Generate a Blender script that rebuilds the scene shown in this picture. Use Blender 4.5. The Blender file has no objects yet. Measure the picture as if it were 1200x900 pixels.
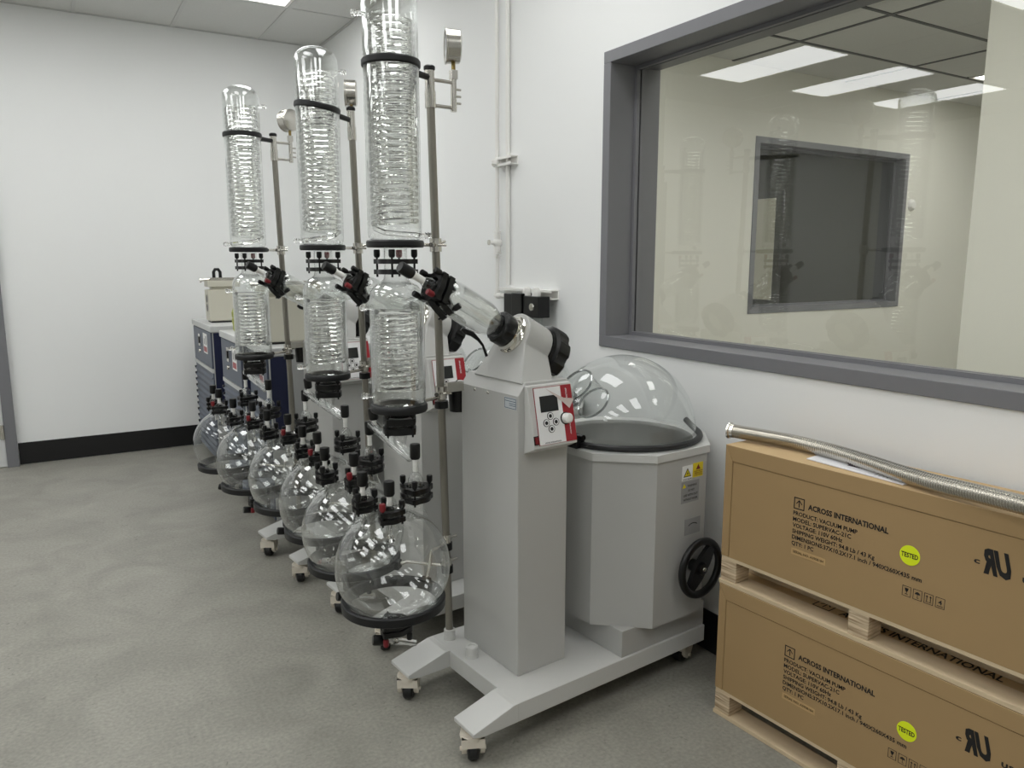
import bpy, bmesh, math, random
from mathutils import Vector, Matrix, Euler
random.seed(7)
scene = bpy.context.scene
C = scene.collection
R = math.radians
PI = math.pi

# ------------------------------------------------------------------ camera
cam_d = bpy.data.cameras.new('camera')
cam_d.sensor_width = 36.0
cam_d.lens = 889.0 / 1200.0 * 36.0
cam_d.clip_start = 0.02
cam = bpy.data.objects.new('camera', cam_d)
cam.location = (0, 0, 1.41)
cam.rotation_euler = (R(90) - math.atan(145 / 889.0), 0, -R(31))
C.objects.link(cam)
scene.camera = cam

# ------------------------------------------------------------------ world + exposure
world = bpy.data.worlds.new('world')
scene.world = world
world.use_nodes = True
world.node_tree.nodes['Background'].inputs[0].default_value = (0.8, 0.85, 0.9, 1)
world.node_tree.nodes['Background'].inputs[1].default_value = 0.05
vs = scene.view_settings
vs.view_transform = 'Standard'
vs.look = 'None'
vs.exposure = 0.0
vs.gamma = 1.0
vs.use_curve_mapping = False
LIGHT = 6.7            # troffer diffusers in this room
LIGHT2 = 9.5           # troffers in the next room
try:
    scene.cycles.transparent_max_bounces = 64
    scene.cycles.max_bounces = 14
    scene.cycles.transmission_bounces = 12
    scene.cycles.glossy_bounces = 6
    scene.cycles.diffuse_bounces = 5
except Exception:
    pass


# ------------------------------------------------------------------ materials
def lin(c):
    def f(v):
        v /= 255.0
        return v / 12.92 if v <= 0.04045 else ((v + 0.055) / 1.055) ** 2.4
    return (f(c[0]), f(c[1]), f(c[2]), 1)


MATS = {}


def new_mat(name):
    m = bpy.data.materials.new(name)
    m.use_nodes = True
    nt = m.node_tree
    for n in list(nt.nodes):
        nt.nodes.remove(n)
    out = nt.nodes.new('ShaderNodeOutputMaterial')
    MATS[name] = m
    return m, nt, out


def pbr(name, col, rough=0.5, metal=0.0, noise=None, bump=None, spec=0.5, coat=0.0):
    """col: srgb 0-255. noise=(scale, amount, detail): colour mottling. bump=(scale, strength)"""
    m, nt, out = new_mat(name)
    b = nt.nodes.new('ShaderNodeBsdfPrincipled')
    b.inputs['Base Color'].default_value = lin(col)
    b.inputs['Roughness'].default_value = rough
    b.inputs['Metallic'].default_value = metal
    b.inputs['Specular IOR Level'].default_value = spec
    b.inputs['Coat Weight'].default_value = coat
    nt.links.new(b.outputs[0], out.inputs[0])
    tc = nt.nodes.new('ShaderNodeTexCoord')
    if noise:
        n = nt.nodes.new('ShaderNodeTexNoise')
        n.inputs['Scale'].default_value = noise[0]
        n.inputs['Detail'].default_value = noise[2] if len(noise) > 2 else 4
        nt.links.new(tc.outputs['Object'], n.inputs['Vector'])
        mix = nt.nodes.new('ShaderNodeMixRGB')
        l = lin(col)
        a = noise[1]
        mix.inputs[1].default_value = (l[0] * (1 - a), l[1] * (1 - a), l[2] * (1 - a), 1)
        mix.inputs[2].default_value = (min(1, l[0] * (1 + a)), min(1, l[1] * (1 + a)), min(1, l[2] * (1 + a)), 1)
        nt.links.new(n.outputs['Fac'], mix.inputs[0])
        nt.links.new(mix.outputs[0], b.inputs['Base Color'])
    if bump:
        n2 = nt.nodes.new('ShaderNodeTexNoise')
        n2.inputs['Scale'].default_value = bump[0]
        n2.inputs['Detail'].default_value = 3
        nt.links.new(tc.outputs['Object'], n2.inputs['Vector'])
        bp = nt.nodes.new('ShaderNodeBump')
        bp.inputs['Strength'].default_value = bump[1]
        bp.inputs['Distance'].default_value = 0.002
        nt.links.new(n2.outputs['Fac'], bp.inputs['Height'])
        nt.links.new(bp.outputs[0], b.inputs['Normal'])
    return m


def emit(name, col, strength):
    m, nt, out = new_mat(name)
    e = nt.nodes.new('ShaderNodeEmission')
    e.inputs[0].default_value = lin(col)
    e.inputs[1].default_value = strength
    nt.links.new(e.outputs[0], out.inputs[0])
    return m


def thin_glass(name, base, edge, power, rough=0.0, tint=(0.975, 0.98, 0.975)):
    """one sheet of thin-walled glass: transparent plus mirror reflection that grows to grazing angles"""
    m, nt, out = new_mat(name)
    lw = nt.nodes.new('ShaderNodeLayerWeight')
    lw.inputs['Blend'].default_value = 0.5
    pw = nt.nodes.new('ShaderNodeMath'); pw.operation = 'POWER'
    pw.inputs[1].default_value = power
    mu = nt.nodes.new('ShaderNodeMath'); mu.operation = 'MULTIPLY_ADD'
    mu.inputs[1].default_value = edge
    mu.inputs[2].default_value = base
    mu.use_clamp = True
    tr = nt.nodes.new('ShaderNodeBsdfTransparent')
    tr.inputs[0].default_value = (*tint, 1)
    gl = nt.nodes.new('ShaderNodeBsdfGlossy')
    gl.inputs['Color'].default_value = (0.96, 0.97, 0.97, 1)
    gl.inputs['Roughness'].default_value = rough
    mx = nt.nodes.new('ShaderNodeMixShader')
    nt.links.new(lw.outputs['Facing'], pw.inputs[0])
    nt.links.new(pw.outputs[0], mu.inputs[0])
    nt.links.new(mu.outputs[0], mx.inputs[0])
    nt.links.new(tr.outputs[0], mx.inputs[1])
    nt.links.new(gl.outputs[0], mx.inputs[2])
    nt.links.new(mx.outputs[0], out.inputs[0])
    return m


def solid_glass(name, ior, col):
    m, nt, out = new_mat(name)
    g = nt.nodes.new('ShaderNodeBsdfGlass')
    g.inputs['Color'].default_value = (*col, 1)
    g.inputs['Roughness'].default_value = 0.0
    g.inputs['IOR'].default_value = ior
    nt.links.new(g.outputs[0], out.inputs[0])
    return m


def floor_mat():
    m, nt, out = new_mat('floor_vinyl')
    b = nt.nodes.new('ShaderNodeBsdfPrincipled')
    b.inputs['Roughness'].default_value = 0.42
    b.inputs['Specular IOR Level'].default_value = 0.35
    tc = nt.nodes.new('ShaderNodeTexCoord')
    n1 = nt.nodes.new('ShaderNodeTexNoise'); n1.inputs['Scale'].default_value = 3.2; n1.inputs['Detail'].default_value = 8
    n1.inputs['Distortion'].default_value = 1.2
    n2 = nt.nodes.new('ShaderNodeTexNoise'); n2.inputs['Scale'].default_value = 85; n2.inputs['Detail'].default_value = 6
    n3 = nt.nodes.new('ShaderNodeTexNoise'); n3.inputs['Scale'].default_value = 26; n3.inputs['Detail'].default_value = 7; n3.inputs['Distortion'].default_value = 2.5
    for n in (n1, n2, n3):
        nt.links.new(tc.outputs['Object'], n.inputs['Vector'])
    r1 = nt.nodes.new('ShaderNodeValToRGB')
    r1.color_ramp.elements[0].position = 0.3; r1.color_ramp.elements[0].color = lin((141, 139, 131))
    r1.color_ramp.elements[1].position = 0.75; r1.color_ramp.elements[1].color = lin((161, 159, 150))
    nt.links.new(n1.outputs['Fac'], r1.inputs[0])
    r2 = nt.nodes.new('ShaderNodeValToRGB')
    r2.color_ramp.elements[0].position = 0.25; r2.color_ramp.elements[0].color = (0.72, 0.72, 0.72, 1)
    r2.color_ramp.elements[1].position = 0.75; r2.color_ramp.elements[1].color = (1.15, 1.15, 1.13, 1)
    nt.links.new(n2.outputs['Fac'], r2.inputs[0])
    mx = nt.nodes.new('ShaderNodeMixRGB'); mx.blend_type = 'MULTIPLY'; mx.inputs[0].default_value = 0.8
    nt.links.new(r1.outputs[0], mx.inputs[1]); nt.links.new(r2.outputs[0], mx.inputs[2])
    r3 = nt.nodes.new('ShaderNodeValToRGB')       # dark scuffs
    r3.color_ramp.elements[0].position = 0.24; r3.color_ramp.elements[0].color = (0.45, 0.45, 0.44, 1)
    r3.color_ramp.elements[1].position = 0.36; r3.color_ramp.elements[1].color = (1, 1, 1, 1)
    nt.links.new(n3.outputs['Fac'], r3.inputs[0])
    mx2 = nt.nodes.new('ShaderNodeMixRGB'); mx2.blend_type = 'MULTIPLY'; mx2.inputs[0].default_value = 0.7
    nt.links.new(mx.outputs[0], mx2.inputs[1]); nt.links.new(r3.outputs[0], mx2.inputs[2])
    nt.links.new(mx2.outputs[0], b.inputs['Base Color'])
    bp = nt.nodes.new('ShaderNodeBump'); bp.inputs['Strength'].default_value = 0.12; bp.inputs['Distance'].default_value = 0.002
    nt.links.new(n2.outputs['Fac'], bp.inputs['Height']); nt.links.new(bp.outputs[0], b.inputs['Normal'])
    nt.links.new(b.outputs[0], out.inputs[0])
    return m


def ply_mat():
    """layered plywood: grain in thin horizontal bands"""
    m, nt, out = new_mat('plywood')
    b = nt.nodes.new('ShaderNodeBsdfPrincipled'); b.inputs['Roughness'].default_value = 0.75
    tc = nt.nodes.new('ShaderNodeTexCoord')
    mp = nt.nodes.new('ShaderNodeMapping'); mp.inputs['Scale'].default_value = (9, 9, 130)
    n = nt.nodes.new('ShaderNodeTexNoise'); n.inputs['Scale'].default_value = 1.0; n.inputs['Detail'].default_value = 6
    nt.links.new(tc.outputs['Object'], mp.inputs[0]); nt.links.new(mp.outputs[0], n.inputs['Vector'])
    r = nt.nodes.new('ShaderNodeValToRGB')
    r.color_ramp.elements[0].position = 0.3; r.color_ramp.elements[0].color = lin((128, 100, 70))
    r.color_ramp.elements[1].position = 0.62; r.color_ramp.elements[1].color = lin((222, 203, 172))
    nt.links.new(n.outputs['Fac'], r.inputs[0]); nt.links.new(r.outputs[0], b.inputs['Base Color'])
    nt.links.new(b.outputs[0], out.inputs[0])
    return m


pbr('wall_paint', (235, 236, 235), 0.75, bump=(220, 0.08), noise=(1.6, 0.015))
pbr('wall_cream', (226, 225, 215), 0.8, noise=(1.6, 0.02))
pbr('ceiling_tile', (206, 206, 203), 0.9, noise=(60, 0.05), bump=(300, 0.25))
pbr('grid_metal', (196, 196, 194), 0.5)
floor_mat()
pbr('black_vinyl', (17, 17, 19), 0.35)
pbr('frame_grey', (118, 118, 122), 0.45, noise=(30, 0.03))
pbr('frame_dark', (62, 62, 62), 0.5)
pbr('door_paint', (205, 206, 206), 0.4)
emit('diffuser', (253, 254, 253), LIGHT)
emit('lit_pane', (215, 212, 185), 0.24)
emit('diffuser_next', (255, 255, 250), LIGHT2)
thin_glass('window_glass', 0.085, 0.9, 4.5, 0.0, (0.96, 0.965, 0.95))
thin_glass('glass', 0.07, 0.93, 2.6, 0.0)
solid_glass('coil_glass', 1.35, (0.99, 0.99, 0.985))
thin_glass('acrylic_edge', 0.12, 0.8, 2.0, 0.0, (0.62, 0.63, 0.63))
thin_glass('acrylic', 0.055, 0.75, 3.6, 0.0, (0.955, 0.965, 0.96))
pbr('machine_paint', (182, 182, 179), 0.38, noise=(7, 0.02), bump=(700, 0.05))
pbr('machine_light', (200, 200, 197), 0.35, bump=(700, 0.05))
pbr('bath_paint', (178, 178, 175), 0.4, noise=(6, 0.02))
pbr('steel', (208, 205, 198), 0.24, 1.0, noise=(14, 0.06))
pbr('steel_dull', (150, 146, 138), 0.34, 1.0, noise=(9, 0.08))
pbr('chrome', (225, 222, 215), 0.08, 1.0)
pbr('bath_steel', (196, 196, 194), 0.38, 1.0)
pbr('black_plastic', (9, 9, 10), 0.33, spec=0.4)
pbr('black_rubber', (16, 16, 17), 0.45)
pbr('dark_ring', (19, 20, 22), 0.42, spec=0.4)
pbr('red_plastic', (118, 18, 28), 0.35)
pbr('ptfe', (238, 238, 234), 0.45)
pbr('white_plastic', (234, 233, 229), 0.35)
pbr('caster_plastic', (222, 214, 200), 0.4, noise=(20, 0.03))
pbr('panel_white', (236, 236, 236), 0.3)
pbr('panel_red', (160, 28, 40), 0.35)
pbr('screen_black', (28, 30, 34), 0.12)
pbr('film', (210, 196, 190), 0.25)
pbr('ink', (14, 13, 13), 0.6)
pbr('ink_faded', (92, 74, 46), 0.7)
pbr('ink_white', (240, 240, 240), 0.5)
pbr('ink_blue', (66, 84, 104), 0.5)
pbr('sticker_grey', (190, 196, 200), 0.45)
pbr('sticker_white', (232, 232, 230), 0.4)
pbr('sticker_yellow', (226, 205, 20), 0.4)
pbr('tested_yellow', (226, 240, 20), 0.5)
pbr('plate_grey', (150, 150, 150), 0.4)
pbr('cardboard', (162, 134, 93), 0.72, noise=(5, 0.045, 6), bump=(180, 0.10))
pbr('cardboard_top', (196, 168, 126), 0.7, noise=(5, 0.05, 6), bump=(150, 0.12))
pbr('cardboard_label', (184, 152, 104), 0.6)
ply_mat()
pbr('pale_wood', (204, 184, 152), 0.75, noise=(12, 0.12, 8))
pbr('paper', (236, 236, 240), 0.4)
pbr('paper_dark', (70, 60, 74), 0.5)
pbr('chiller_slate', (74, 82, 98), 0.4, noise=(8, 0.03))
pbr('chiller_navy', (26, 32, 62), 0.4)
pbr('chiller_cap', (196, 197, 196), 0.45)
pbr('chiller_side', (168, 169, 168), 0.45)
pbr('beige_enamel', (196, 193, 178), 0.4)
pbr('green_plastic', (164, 170, 84), 0.35)
pbr('brass', (150, 130, 80), 0.3, 1.0)
pbr('gauge_face', (220, 222, 224), 0.3)
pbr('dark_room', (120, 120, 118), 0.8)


# ------------------------------------------------------------------ mesh building
class MB:
    def __init__(self):
        self.v = []; self.f = []; self.smooth = []

    def add(self, vs, fs, smooth=False, M=None):
        o = len(self.v)
        for p in vs:
            p = Vector(p)
            self.v.append(tuple(M @ p) if M is not None else tuple(p))
        for f in fs:
            self.f.append(tuple(i + o for i in f)); self.smooth.append(smooth)
        return self

    def box(self, x0, x1, y0, y1, z0, z1, M=None):
        v = [(x0, y0, z0), (x1, y0, z0), (x1, y1, z0), (x0, y1, z0), (x0, y0, z1), (x1, y0, z1), (x1, y1, z1), (x0, y1, z1)]
        f = [(0, 3, 2, 1), (4, 5, 6, 7), (0, 1, 5, 4), (1, 2, 6, 5), (2, 3, 7, 6), (3, 0, 4, 7)]
        return self.add(v, f, False, M)

    def prism(self, poly, d0, d1, axis='z', M=None):
        """poly: list of 2-D points. axis z: (x,y)->z extrude, axis y: (x,z)->y extrude, axis x: (y,z)->x extrude"""
        n = len(poly)
        def P(a, b, d):
            return {'z': (a, b, d), 'y': (a, d, b), 'x': (d, a, b)}[axis]
        v = [P(a, b, d0) for a, b in poly] + [P(a, b, d1) for a, b in poly]
        f = [tuple(range(n))[::-1], tuple(range(n, 2 * n))]
        for i in range(n):
            j = (i + 1) % n
            f.append((i, j, n + j, n + i))
        return self.add(v, f, False, M)

    def lathe(self, prof, n=32, M=None, smooth=True, a0=0.0, a1=2 * PI):
        """prof: list of (r, z). revolved about z"""
        full = abs(a1 - a0 - 2 * PI) < 1e-6
        m = n if full else n + 1
        v = []; f = []
        for i in range(m):
            a = a0 + (a1 - a0) * i / n
            c, s = math.cos(a), math.sin(a)
            for r, z in prof:
                v.append((r * c, r * s, z))
        k = len(prof)
        for i in range(n):
            j = (i + 1) % m
            for q in range(k - 1):
                if prof[q][0] < 1e-7 and prof[q + 1][0] < 1e-7:
                    continue
                if prof[q][0] < 1e-7:
                    f.append((i * k + q, j * k + q + 1, i * k + q + 1))
                elif prof[q + 1][0] < 1e-7:
                    f.append((i * k + q, j * k + q, i * k + q + 1))
                else:
                    f.append((i * k + q, j * k + q, j * k + q + 1, i * k + q + 1))
        return self.add(v, f, smooth, M)

    def cyl(self, p0, p1, r0, r1=None, n=20, caps=True):
        r1 = r0 if r1 is None else r1
        p0, p1 = Vector(p0), Vector(p1)
        L = (p1 - p0).length
        M = Matrix.Translation(p0) @ (p1 - p0).to_track_quat('Z', 'Y').to_matrix().to_4x4()
        prof = [(r0, 0), (r1, L)]
        if caps:
            prof = [(0, 0)] + prof + [(0, L)]
        return self.lathe(prof, n, M)

    def tube(self, path, r, n=10, caps=True, closed=False):
        path = [Vector(p) for p in path]
        N = len(path)
        rr = r if isinstance(r, (list, tuple)) else [r] * N
        t0 = (path[1] - path[0]).normalized()
        up = Vector((0, 0, 1)) if abs(t0.z) < 0.9 else Vector((1, 0, 0))
        nv = t0.cross(up).normalized()
        v = []; f = []
        for i in range(N):
            if closed:
                t = (path[(i + 1) % N] - path[(i - 1) % N]).normalized()
            else:
                t = (path[min(i + 1, N - 1)] - path[max(i - 1, 0)]).normalized()
            nv = (nv - t * nv.dot(t)).normalized()
            b = t.cross(nv)
            for k in range(n):
                a = 2 * PI * k / n
                v.append(path[i] + (nv * math.cos(a) + b * math.sin(a)) * rr[i])
        for i in range(N if closed else N - 1):
            j = (i + 1) % N
            for k in range(n):
                l = (k + 1) % n
                f.append((i * n + k, i * n + l, j * n + l, j * n + k))
        if caps and not closed:
            f.append(tuple(range(n))[::-1]); f.append(tuple((N - 1) * n + k for k in range(n)))
        return self.add(v, f, True)

    def sphere(self, c, r, n=16, sz=1.0):
        prof = [(r * math.sin(PI * i / n), -r * sz * math.cos(PI * i / n)) for i in range(n + 1)]
        prof[0] = (0, -r * sz); prof[-1] = (0, r * sz)
        return self.lathe(prof, 2 * n, Matrix.Translation(Vector(c)))

    def mesh(self, name, angle=35):
        me = bpy.data.meshes.new(name)
        me.from_pydata(self.v, [], self.f)
        me.polygons.foreach_set('use_smooth', self.smooth)
        me.update()
        bm = bmesh.new(); bm.from_mesh(me)
        bmesh.ops.recalc_face_normals(bm, faces=bm.faces)
        bm.to_mesh(me); bm.free()
        if any(self.smooth):
            me.set_sharp_from_angle(angle=R(angle))
        return me


CACHE = {}


def obj(name, mb, mat, parent=None, key=None, bevel=0.0, loc=None, rot=None, label=None, kind=None):
    """link ONE mesh object. mb may be an MB, a mesh, or a function returning an MB (used with key to share mesh data)"""
    if key and key in CACHE:
        me = CACHE[key]
    else:
        if callable(mb):
            mb = mb()
        me = mb.mesh(name) if isinstance(mb, MB) else mb
        me.materials.clear()
        me.materials.append(MATS[mat])
        if key:
            CACHE[key] = me
    o = bpy.data.objects.new(name, me)
    C.objects.link(o)
    if parent is not None:
        o.parent = parent
    if loc is not None:
        o.location = loc
    if rot is not None:
        o.rotation_euler = rot
    if bevel:
        b = o.modifiers.new('bevel', 'BEVEL'); b.width = bevel; b.segments = 2; b.limit_method = 'ANGLE'; b.angle_limit = R(40)
        b.harden_normals = False
    if label:
        o['label'] = label
    if kind:
        o['kind'] = kind
    return o


def tag(o, label, cat, group=None):
    o['label'] = label; o['category'] = cat
    if group:
        o['group'] = group
    return o


def thing(name, label, cat, loc=(0, 0, 0), rz=0.0, group=None):
    o = bpy.data.objects.new(name, None)
    o.empty_display_size = 0.1
    C.objects.link(o)
    o.location = loc; o.rotation_euler = (0, 0, rz)
    return tag(o, label, cat, group)


def struct(name, mb, mat, bevel=0.0, label=None):
    o = obj(name, mb, mat, bevel=bevel)
    o['kind'] = 'structure'
    if label:
        o['label'] = label
    return o


DG = None


def text_mesh(s, bold=0.0):
    cu = bpy.data.curves.new('lettering', 'FONT')
    cu.body = s
    cu.size = 1.0
    cu.offset = bold
    cu.resolution_u = 2
    cu.extrude = 0.0
    o = bpy.data.objects.new('lettering', cu)
    C.objects.link(o)
    dg = bpy.context.evaluated_depsgraph_get()
    dg.update()
    me = bpy.data.meshes.new_from_object(o.evaluated_get(dg))
    bpy.data.objects.remove(o, do_unlink=True)
    bpy.data.curves.remove(cu)
    return me


def text(s, mat, parent, M, width=None, height=None, bold=0.02, name='lettering', key=None, mirror=False, shear=0.0):
    """flat lettering. M maps text x/y (metres, origin lower-left) into the parent's space"""
    k = ('t', s, mat, width, height, tuple(round(x, 5) for r in M for x in r), mirror, shear)
    if k in CACHE:
        me = CACHE[k]
    else:
        me = text_mesh(s, bold)
        xs = [v.co.x for v in me.vertices]; ys = [v.co.y for v in me.vertices]
        w = max(xs) - min(xs); cap = 0.70
        sy = (height / cap) if height else (width / w)
        sx = (width / w) if width else sy
        x0 = min(xs)
        for v in me.vertices:
            x = (v.co.x - x0) * sx
            if mirror:
                x = w * sx - x
            y = v.co.y * sy
            v.co = M @ Vector((x + shear * y, y, 0))
        me.materials.clear(); me.materials.append(MATS[mat])
        CACHE[k] = me
    o = bpy.data.objects.new(name, me)
    C.objects.link(o)
    o.parent = parent
    return o


def frame_M(origin, xdir, ydir):
    x = Vector(xdir).normalized(); y = Vector(ydir).normalized(); z = x.cross(y)
    M = Matrix(((x.x, y.x, z.x, origin[0]), (x.y, y.y, z.y, origin[1]), (x.z, y.z, z.z, origin[2]), (0, 0, 0, 1)))
    return M


def axis_M(p, d):
    return Matrix.Translation(Vector(p)) @ Vector(d).to_track_quat('Z', 'Y').to_matrix().to_4x4()


# ------------------------------------------------------------------ the room
XW = 1.945; YB = 6.17; ZC = 3.05; XL = -5.2; YF = -3.4
WT = 0.24                      # partition thickness
WY0, WY1, WZ0, WZ1 = 0.60, 2.52, 1.057, 2.218      # window outer frame on wall
FT = 0.045
struct('floor', MB().box(XL, XW + 5.8, YF, YB, -0.1, 0.0), 'floor_vinyl')
struct('wall_back', MB().box(XL, XW + WT, YB, YB + 0.15, 0, 3.3), 'wall_paint')
struct('wall_left', MB().box(XL - 0.15, XL, YF, YB, 0, 3.3), 'wall_paint')
struct('wall_front', MB().box(XL, XW + WT, YF - 0.15, YF, 0, 3.3), 'wall_paint')
wr = MB()
wr.box(XW, XW + WT, WY1 - 0.01, YB, 0, 3.3)
wr.box(XW, XW + WT, YF, WY0 + 0.01, 0, 3.3)
wr.box(XW, XW + WT, WY0 + 0.01, WY1 - 0.01, 0, WZ0 + 0.01)
wr.box(XW, XW + WT, WY0 + 0.01, WY1 - 0.01, WZ1 - 0.01, 3.3)
struct('wall_right', wr, 'wall_paint')
struct('baseboard_back', MB().box(-0.297, XW, YB - 0.008, YB, 0.004, 0.157), 'black_vinyl', bevel=0.003)
struct('baseboard_right', MB().box(XW - 0.008, XW, YF, YB - 0.01, 0.004, 0.157), 'black_vinyl', bevel=0.003)

# ceiling: slab above, grid of T-bars, separate tiles; troffers fill some cells
ceil = struct('ceiling', MB().box(XL, XW + WT, YF, YB, ZC + 0.14, ZC + 0.25), 'ceiling_tile')
xl = []
x = 0.878 - 0.61 * 12
while x < XW:
    if x > XL: xl.append(x)
    x += 0.61
xl = [XL] + xl + [XW]
yl = []
y = 5.34 - 1.22 * 8
while y < YB:
    if y > YF: yl.append(y)
    y += 1.22
yl = [YF] + yl + [YB]
g = MB()
for a in xl[1:-1]:
    g.box(a - 0.012, a + 0.012, YF, YB, ZC - 0.002, ZC + 0.02)
for b in yl[1:-1]:
    g.box(XL, XW, b - 0.012, b + 0.012, ZC - 0.0015, ZC + 0.02)
g.box(XW - 0.02, XW, YF, YB, ZC - 0.002, ZC + 0.002); g.box(XL, XW, YB - 0.02, YB, ZC - 0.002, ZC + 0.002)
obj('ceiling_grid', g, 'grid_metal', ceil)


def troffer(x0, x1, y0, y1, z, label, group, dm):
    t = thing('ceiling_light', label, 'ceiling light', ((x0 + x1) / 2, (y0 + y1) / 2, z), 0, group)
    hx, hy = (x1 - x0) / 2 - 0.014, (y1 - y0) / 2 - 0.014
    f = 0.022
    k = ('tr', round(hx, 3), round(hy, 3))
    m = MB()
    m.box(-hx, hx, -hy, -hy + f, 0, 0.05); m.box(-hx, hx, hy - f, hy, 0, 0.05)
    m.box(-hx, -hx + f, -hy + f, hy - f, 0, 0.05); m.box(hx - f, hx, -hy + f, hy - f, 0, 0.05)
    m.box(-hx, hx, -hy, hy, 0.05, 0.08)
    obj('frame', m, 'white_plastic', t, key=k)
    obj('diffuser', MB().box(-hx + f, hx - f, -hy + f, hy - f, 0.006, 0.012), dm, t, key=k + (dm,))
    return t


lit_cols = [0.878 - 1.22 * i for i in range(5)]
lit_rows = [4.12, 1.68, -0.76]
nt_ = 0
for i in range(len(xl) - 1):
    for j in range(len(yl) - 1):
        x0, x1, y0, y1 = xl[i], xl[i + 1], yl[j], yl[j + 1]
        if x1 - x0 < 0.04 or y1 - y0 < 0.04:
            continue
        if any(abs(x0 - c) < 0.05 for c in lit_cols) and any(abs(y0 - r) < 0.05 for r in lit_rows):
            near = abs(x0 - 0.878) < 0.05 and abs(y0 - 4.12) < 0.05
            troffer(x0, x1, y0, y1, ZC,
                    'long white ceiling light panel above the glass condensers by the back wall' if near
                    else 'white ceiling light panel over the open floor of this room',
                    'troffer lights in the ceiling', 'diffuser')
            continue
        w, d = x1 - x0, y1 - y0
        obj('ceiling_tile', MB().box(0, w - 0.01, 0, d - 0.01, 0, 0.015), 'ceiling_tile', ceil,
            key=('tile', round(w, 3), round(d, 3)), loc=(x0 + 0.005, y0 + 0.005, ZC + 0.003))

# door at the left end of the back wall
fr = MB()
fr.box(-0.367, -0.300, YB - 0.045, YB + 0.02, 0, 2.14)
fr.box(-1.40, -1.333, YB - 0.045, YB + 0.02, 0, 2.14)
fr.box(-1.40, -0.300, YB - 0.045, YB + 0.02, 2.14, 2.21)
dr = struct('door_1', MB().box(-1.333, -0.369, YB - 0.032, YB - 0.002, 0.006, 2.138), 'door_paint', label='pale flush door')
obj('door_frame', fr, 'frame_grey', dr)
h = MB(); h.cyl((-0.372, YB - 0.05, 0.20), (-0.372, YB - 0.05, 0.30), 0.008, n=10); h.box(-0.40, -0.37, YB - 0.036, YB - 0.03, 0.2, 0.3)
obj('hinge', h, 'steel', dr)
h = MB(); h.cyl((-1.25, YB - 0.03, 1.0), (-1.25, YB - 0.09, 1.0), 0.012, n=12); h.cyl((-1.25, YB - 0.085, 1.0), (-1.13, YB - 0.085, 1.0), 0.011, n=12)
obj('door_handle', h, 'steel', dr)


# window in the right wall: steel frame, stops, pane
def wall_window(name, M, w, hgt, depth, glass_at, label):
    """local: x across opening 0..w, y depth into wall (0 = near face), z 0..h"""
    m = MB()
    pr = 0.008
    T = FT
    # face trims, mitre-less
    for (a, b, c, d) in ((0, w, 0, T), (0, w, hgt - T, hgt), (0, T, T, hgt - T), (w - T, w, T, hgt - T)):
        m.box(a, b, -pr, depth + pr, c, d, M)
    o = struct(name, m, 'frame_grey', bevel=0.002, label=label)
    s = MB()
    st = 0.014; sd = 0.02
    for (y0, y1) in ((glass_at - sd, glass_at - 0.004), (glass_at + 0.004, glass_at + sd)):
        for (a, b, c, d) in ((T, w - T, T, T + st), (T, w - T, hgt - T - st, hgt - T), (T, T + st, T + st, hgt - T - st), (w - T - st, w - T, T + st, hgt - T - st)):
            s.box(a, b, y0, y1, c, d, M)
    obj('glazing_bead', s, 'frame_grey', o)
    k = MB()
    for (a, b, c, d) in ((T, w - T, T, T + 0.006), (T, w - T, hgt - T - 0.006, hgt - T), (T, T + 0.006, T, hgt - T), (w - T - 0.006, w - T, T, hgt - T)):
        k.box(a, b, glass_at - 0.004, glass_at + 0.004, c, d, M)
    obj('gasket', k, 'black_rubber', o)
    p = MB().add([M @ Vector(q) for q in ((T, glass_at, T), (w - T, glass_at, T), (w - T, glass_at, hgt - T), (T, glass_at, hgt - T))], [(0, 1, 2, 3)])
    obj('pane', p, 'window_glass', o)
    return o


MW = Matrix(((0, 1, 0, XW), (-1, 0, 0, WY1), (0, 0, 1, WZ0), (0, 0, 0, 1)))
wall_window('window_1', MW, WY1 - WY0, WZ1 - WZ0, WT, 0.135, 'large interior window with a grey steel frame')

# ------------------------------------------------------------------ the next room behind the glass
X2 = XW + WT; Y2 = 3.90; Z2 = 2.75; XR = 7.6
W2 = (4.36, 6.20, 1.02, 2.28)
nb = MB()
nb.box(X2, W2[0] + 0.01, Y2, Y2 + 0.2, 0, 3.0); nb.box(W2[1] - 0.01, XR, Y2, Y2 + 0.2, 0, 3.0)
nb.box(W2[0] + 0.01, W2[1] - 0.01, Y2, Y2 + 0.2, 0, W2[2] + 0.01); nb.box(W2[0] + 0.01, W2[1] - 0.01, Y2, Y2 + 0.2, W2[3] - 0.01, 3.0)
struct('wall_next_room_back', nb, 'wall_cream')
struct('wall_next_room_right', MB().box(XR, XR + 0.1, YF, Y2 + 0.2, 0, 3.0), 'wall_cream')
struct('wall_next_room_partition', MB().box(3.70, 3.82, -1.4, 2.0, 0, 3.0), 'wall_cream')
struct('wall_next_room_front', MB().box(X2, XR, -1.5, -1.4, 0, 3.0), 'wall_cream')
c2 = struct('ceiling_next_room', MB().box(X2, XR, -1.4, Y2, Z2 + 0.1, Z2 + 0.2), 'ceiling_tile')
x2 = [X2, 2.89, 4.10, 5.31, 6.53, XR]; y2 = [-1.4, -0.91, -0.30, 0.31, 0.92, 1.53, 2.14, 2.75, 3.36, Y2]
g = MB()
for a in x2[1:-1]: g.box(a - 0.012, a + 0.012, -1.4, Y2, Z2 - 0.002, Z2 + 0.02)
for b in y2[1:-1]: g.box(X2, XR, b - 0.012, b + 0.012, Z2 - 0.0015, Z2 + 0.02)
obj('ceiling_grid', g, 'frame_dark', c2)
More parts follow.
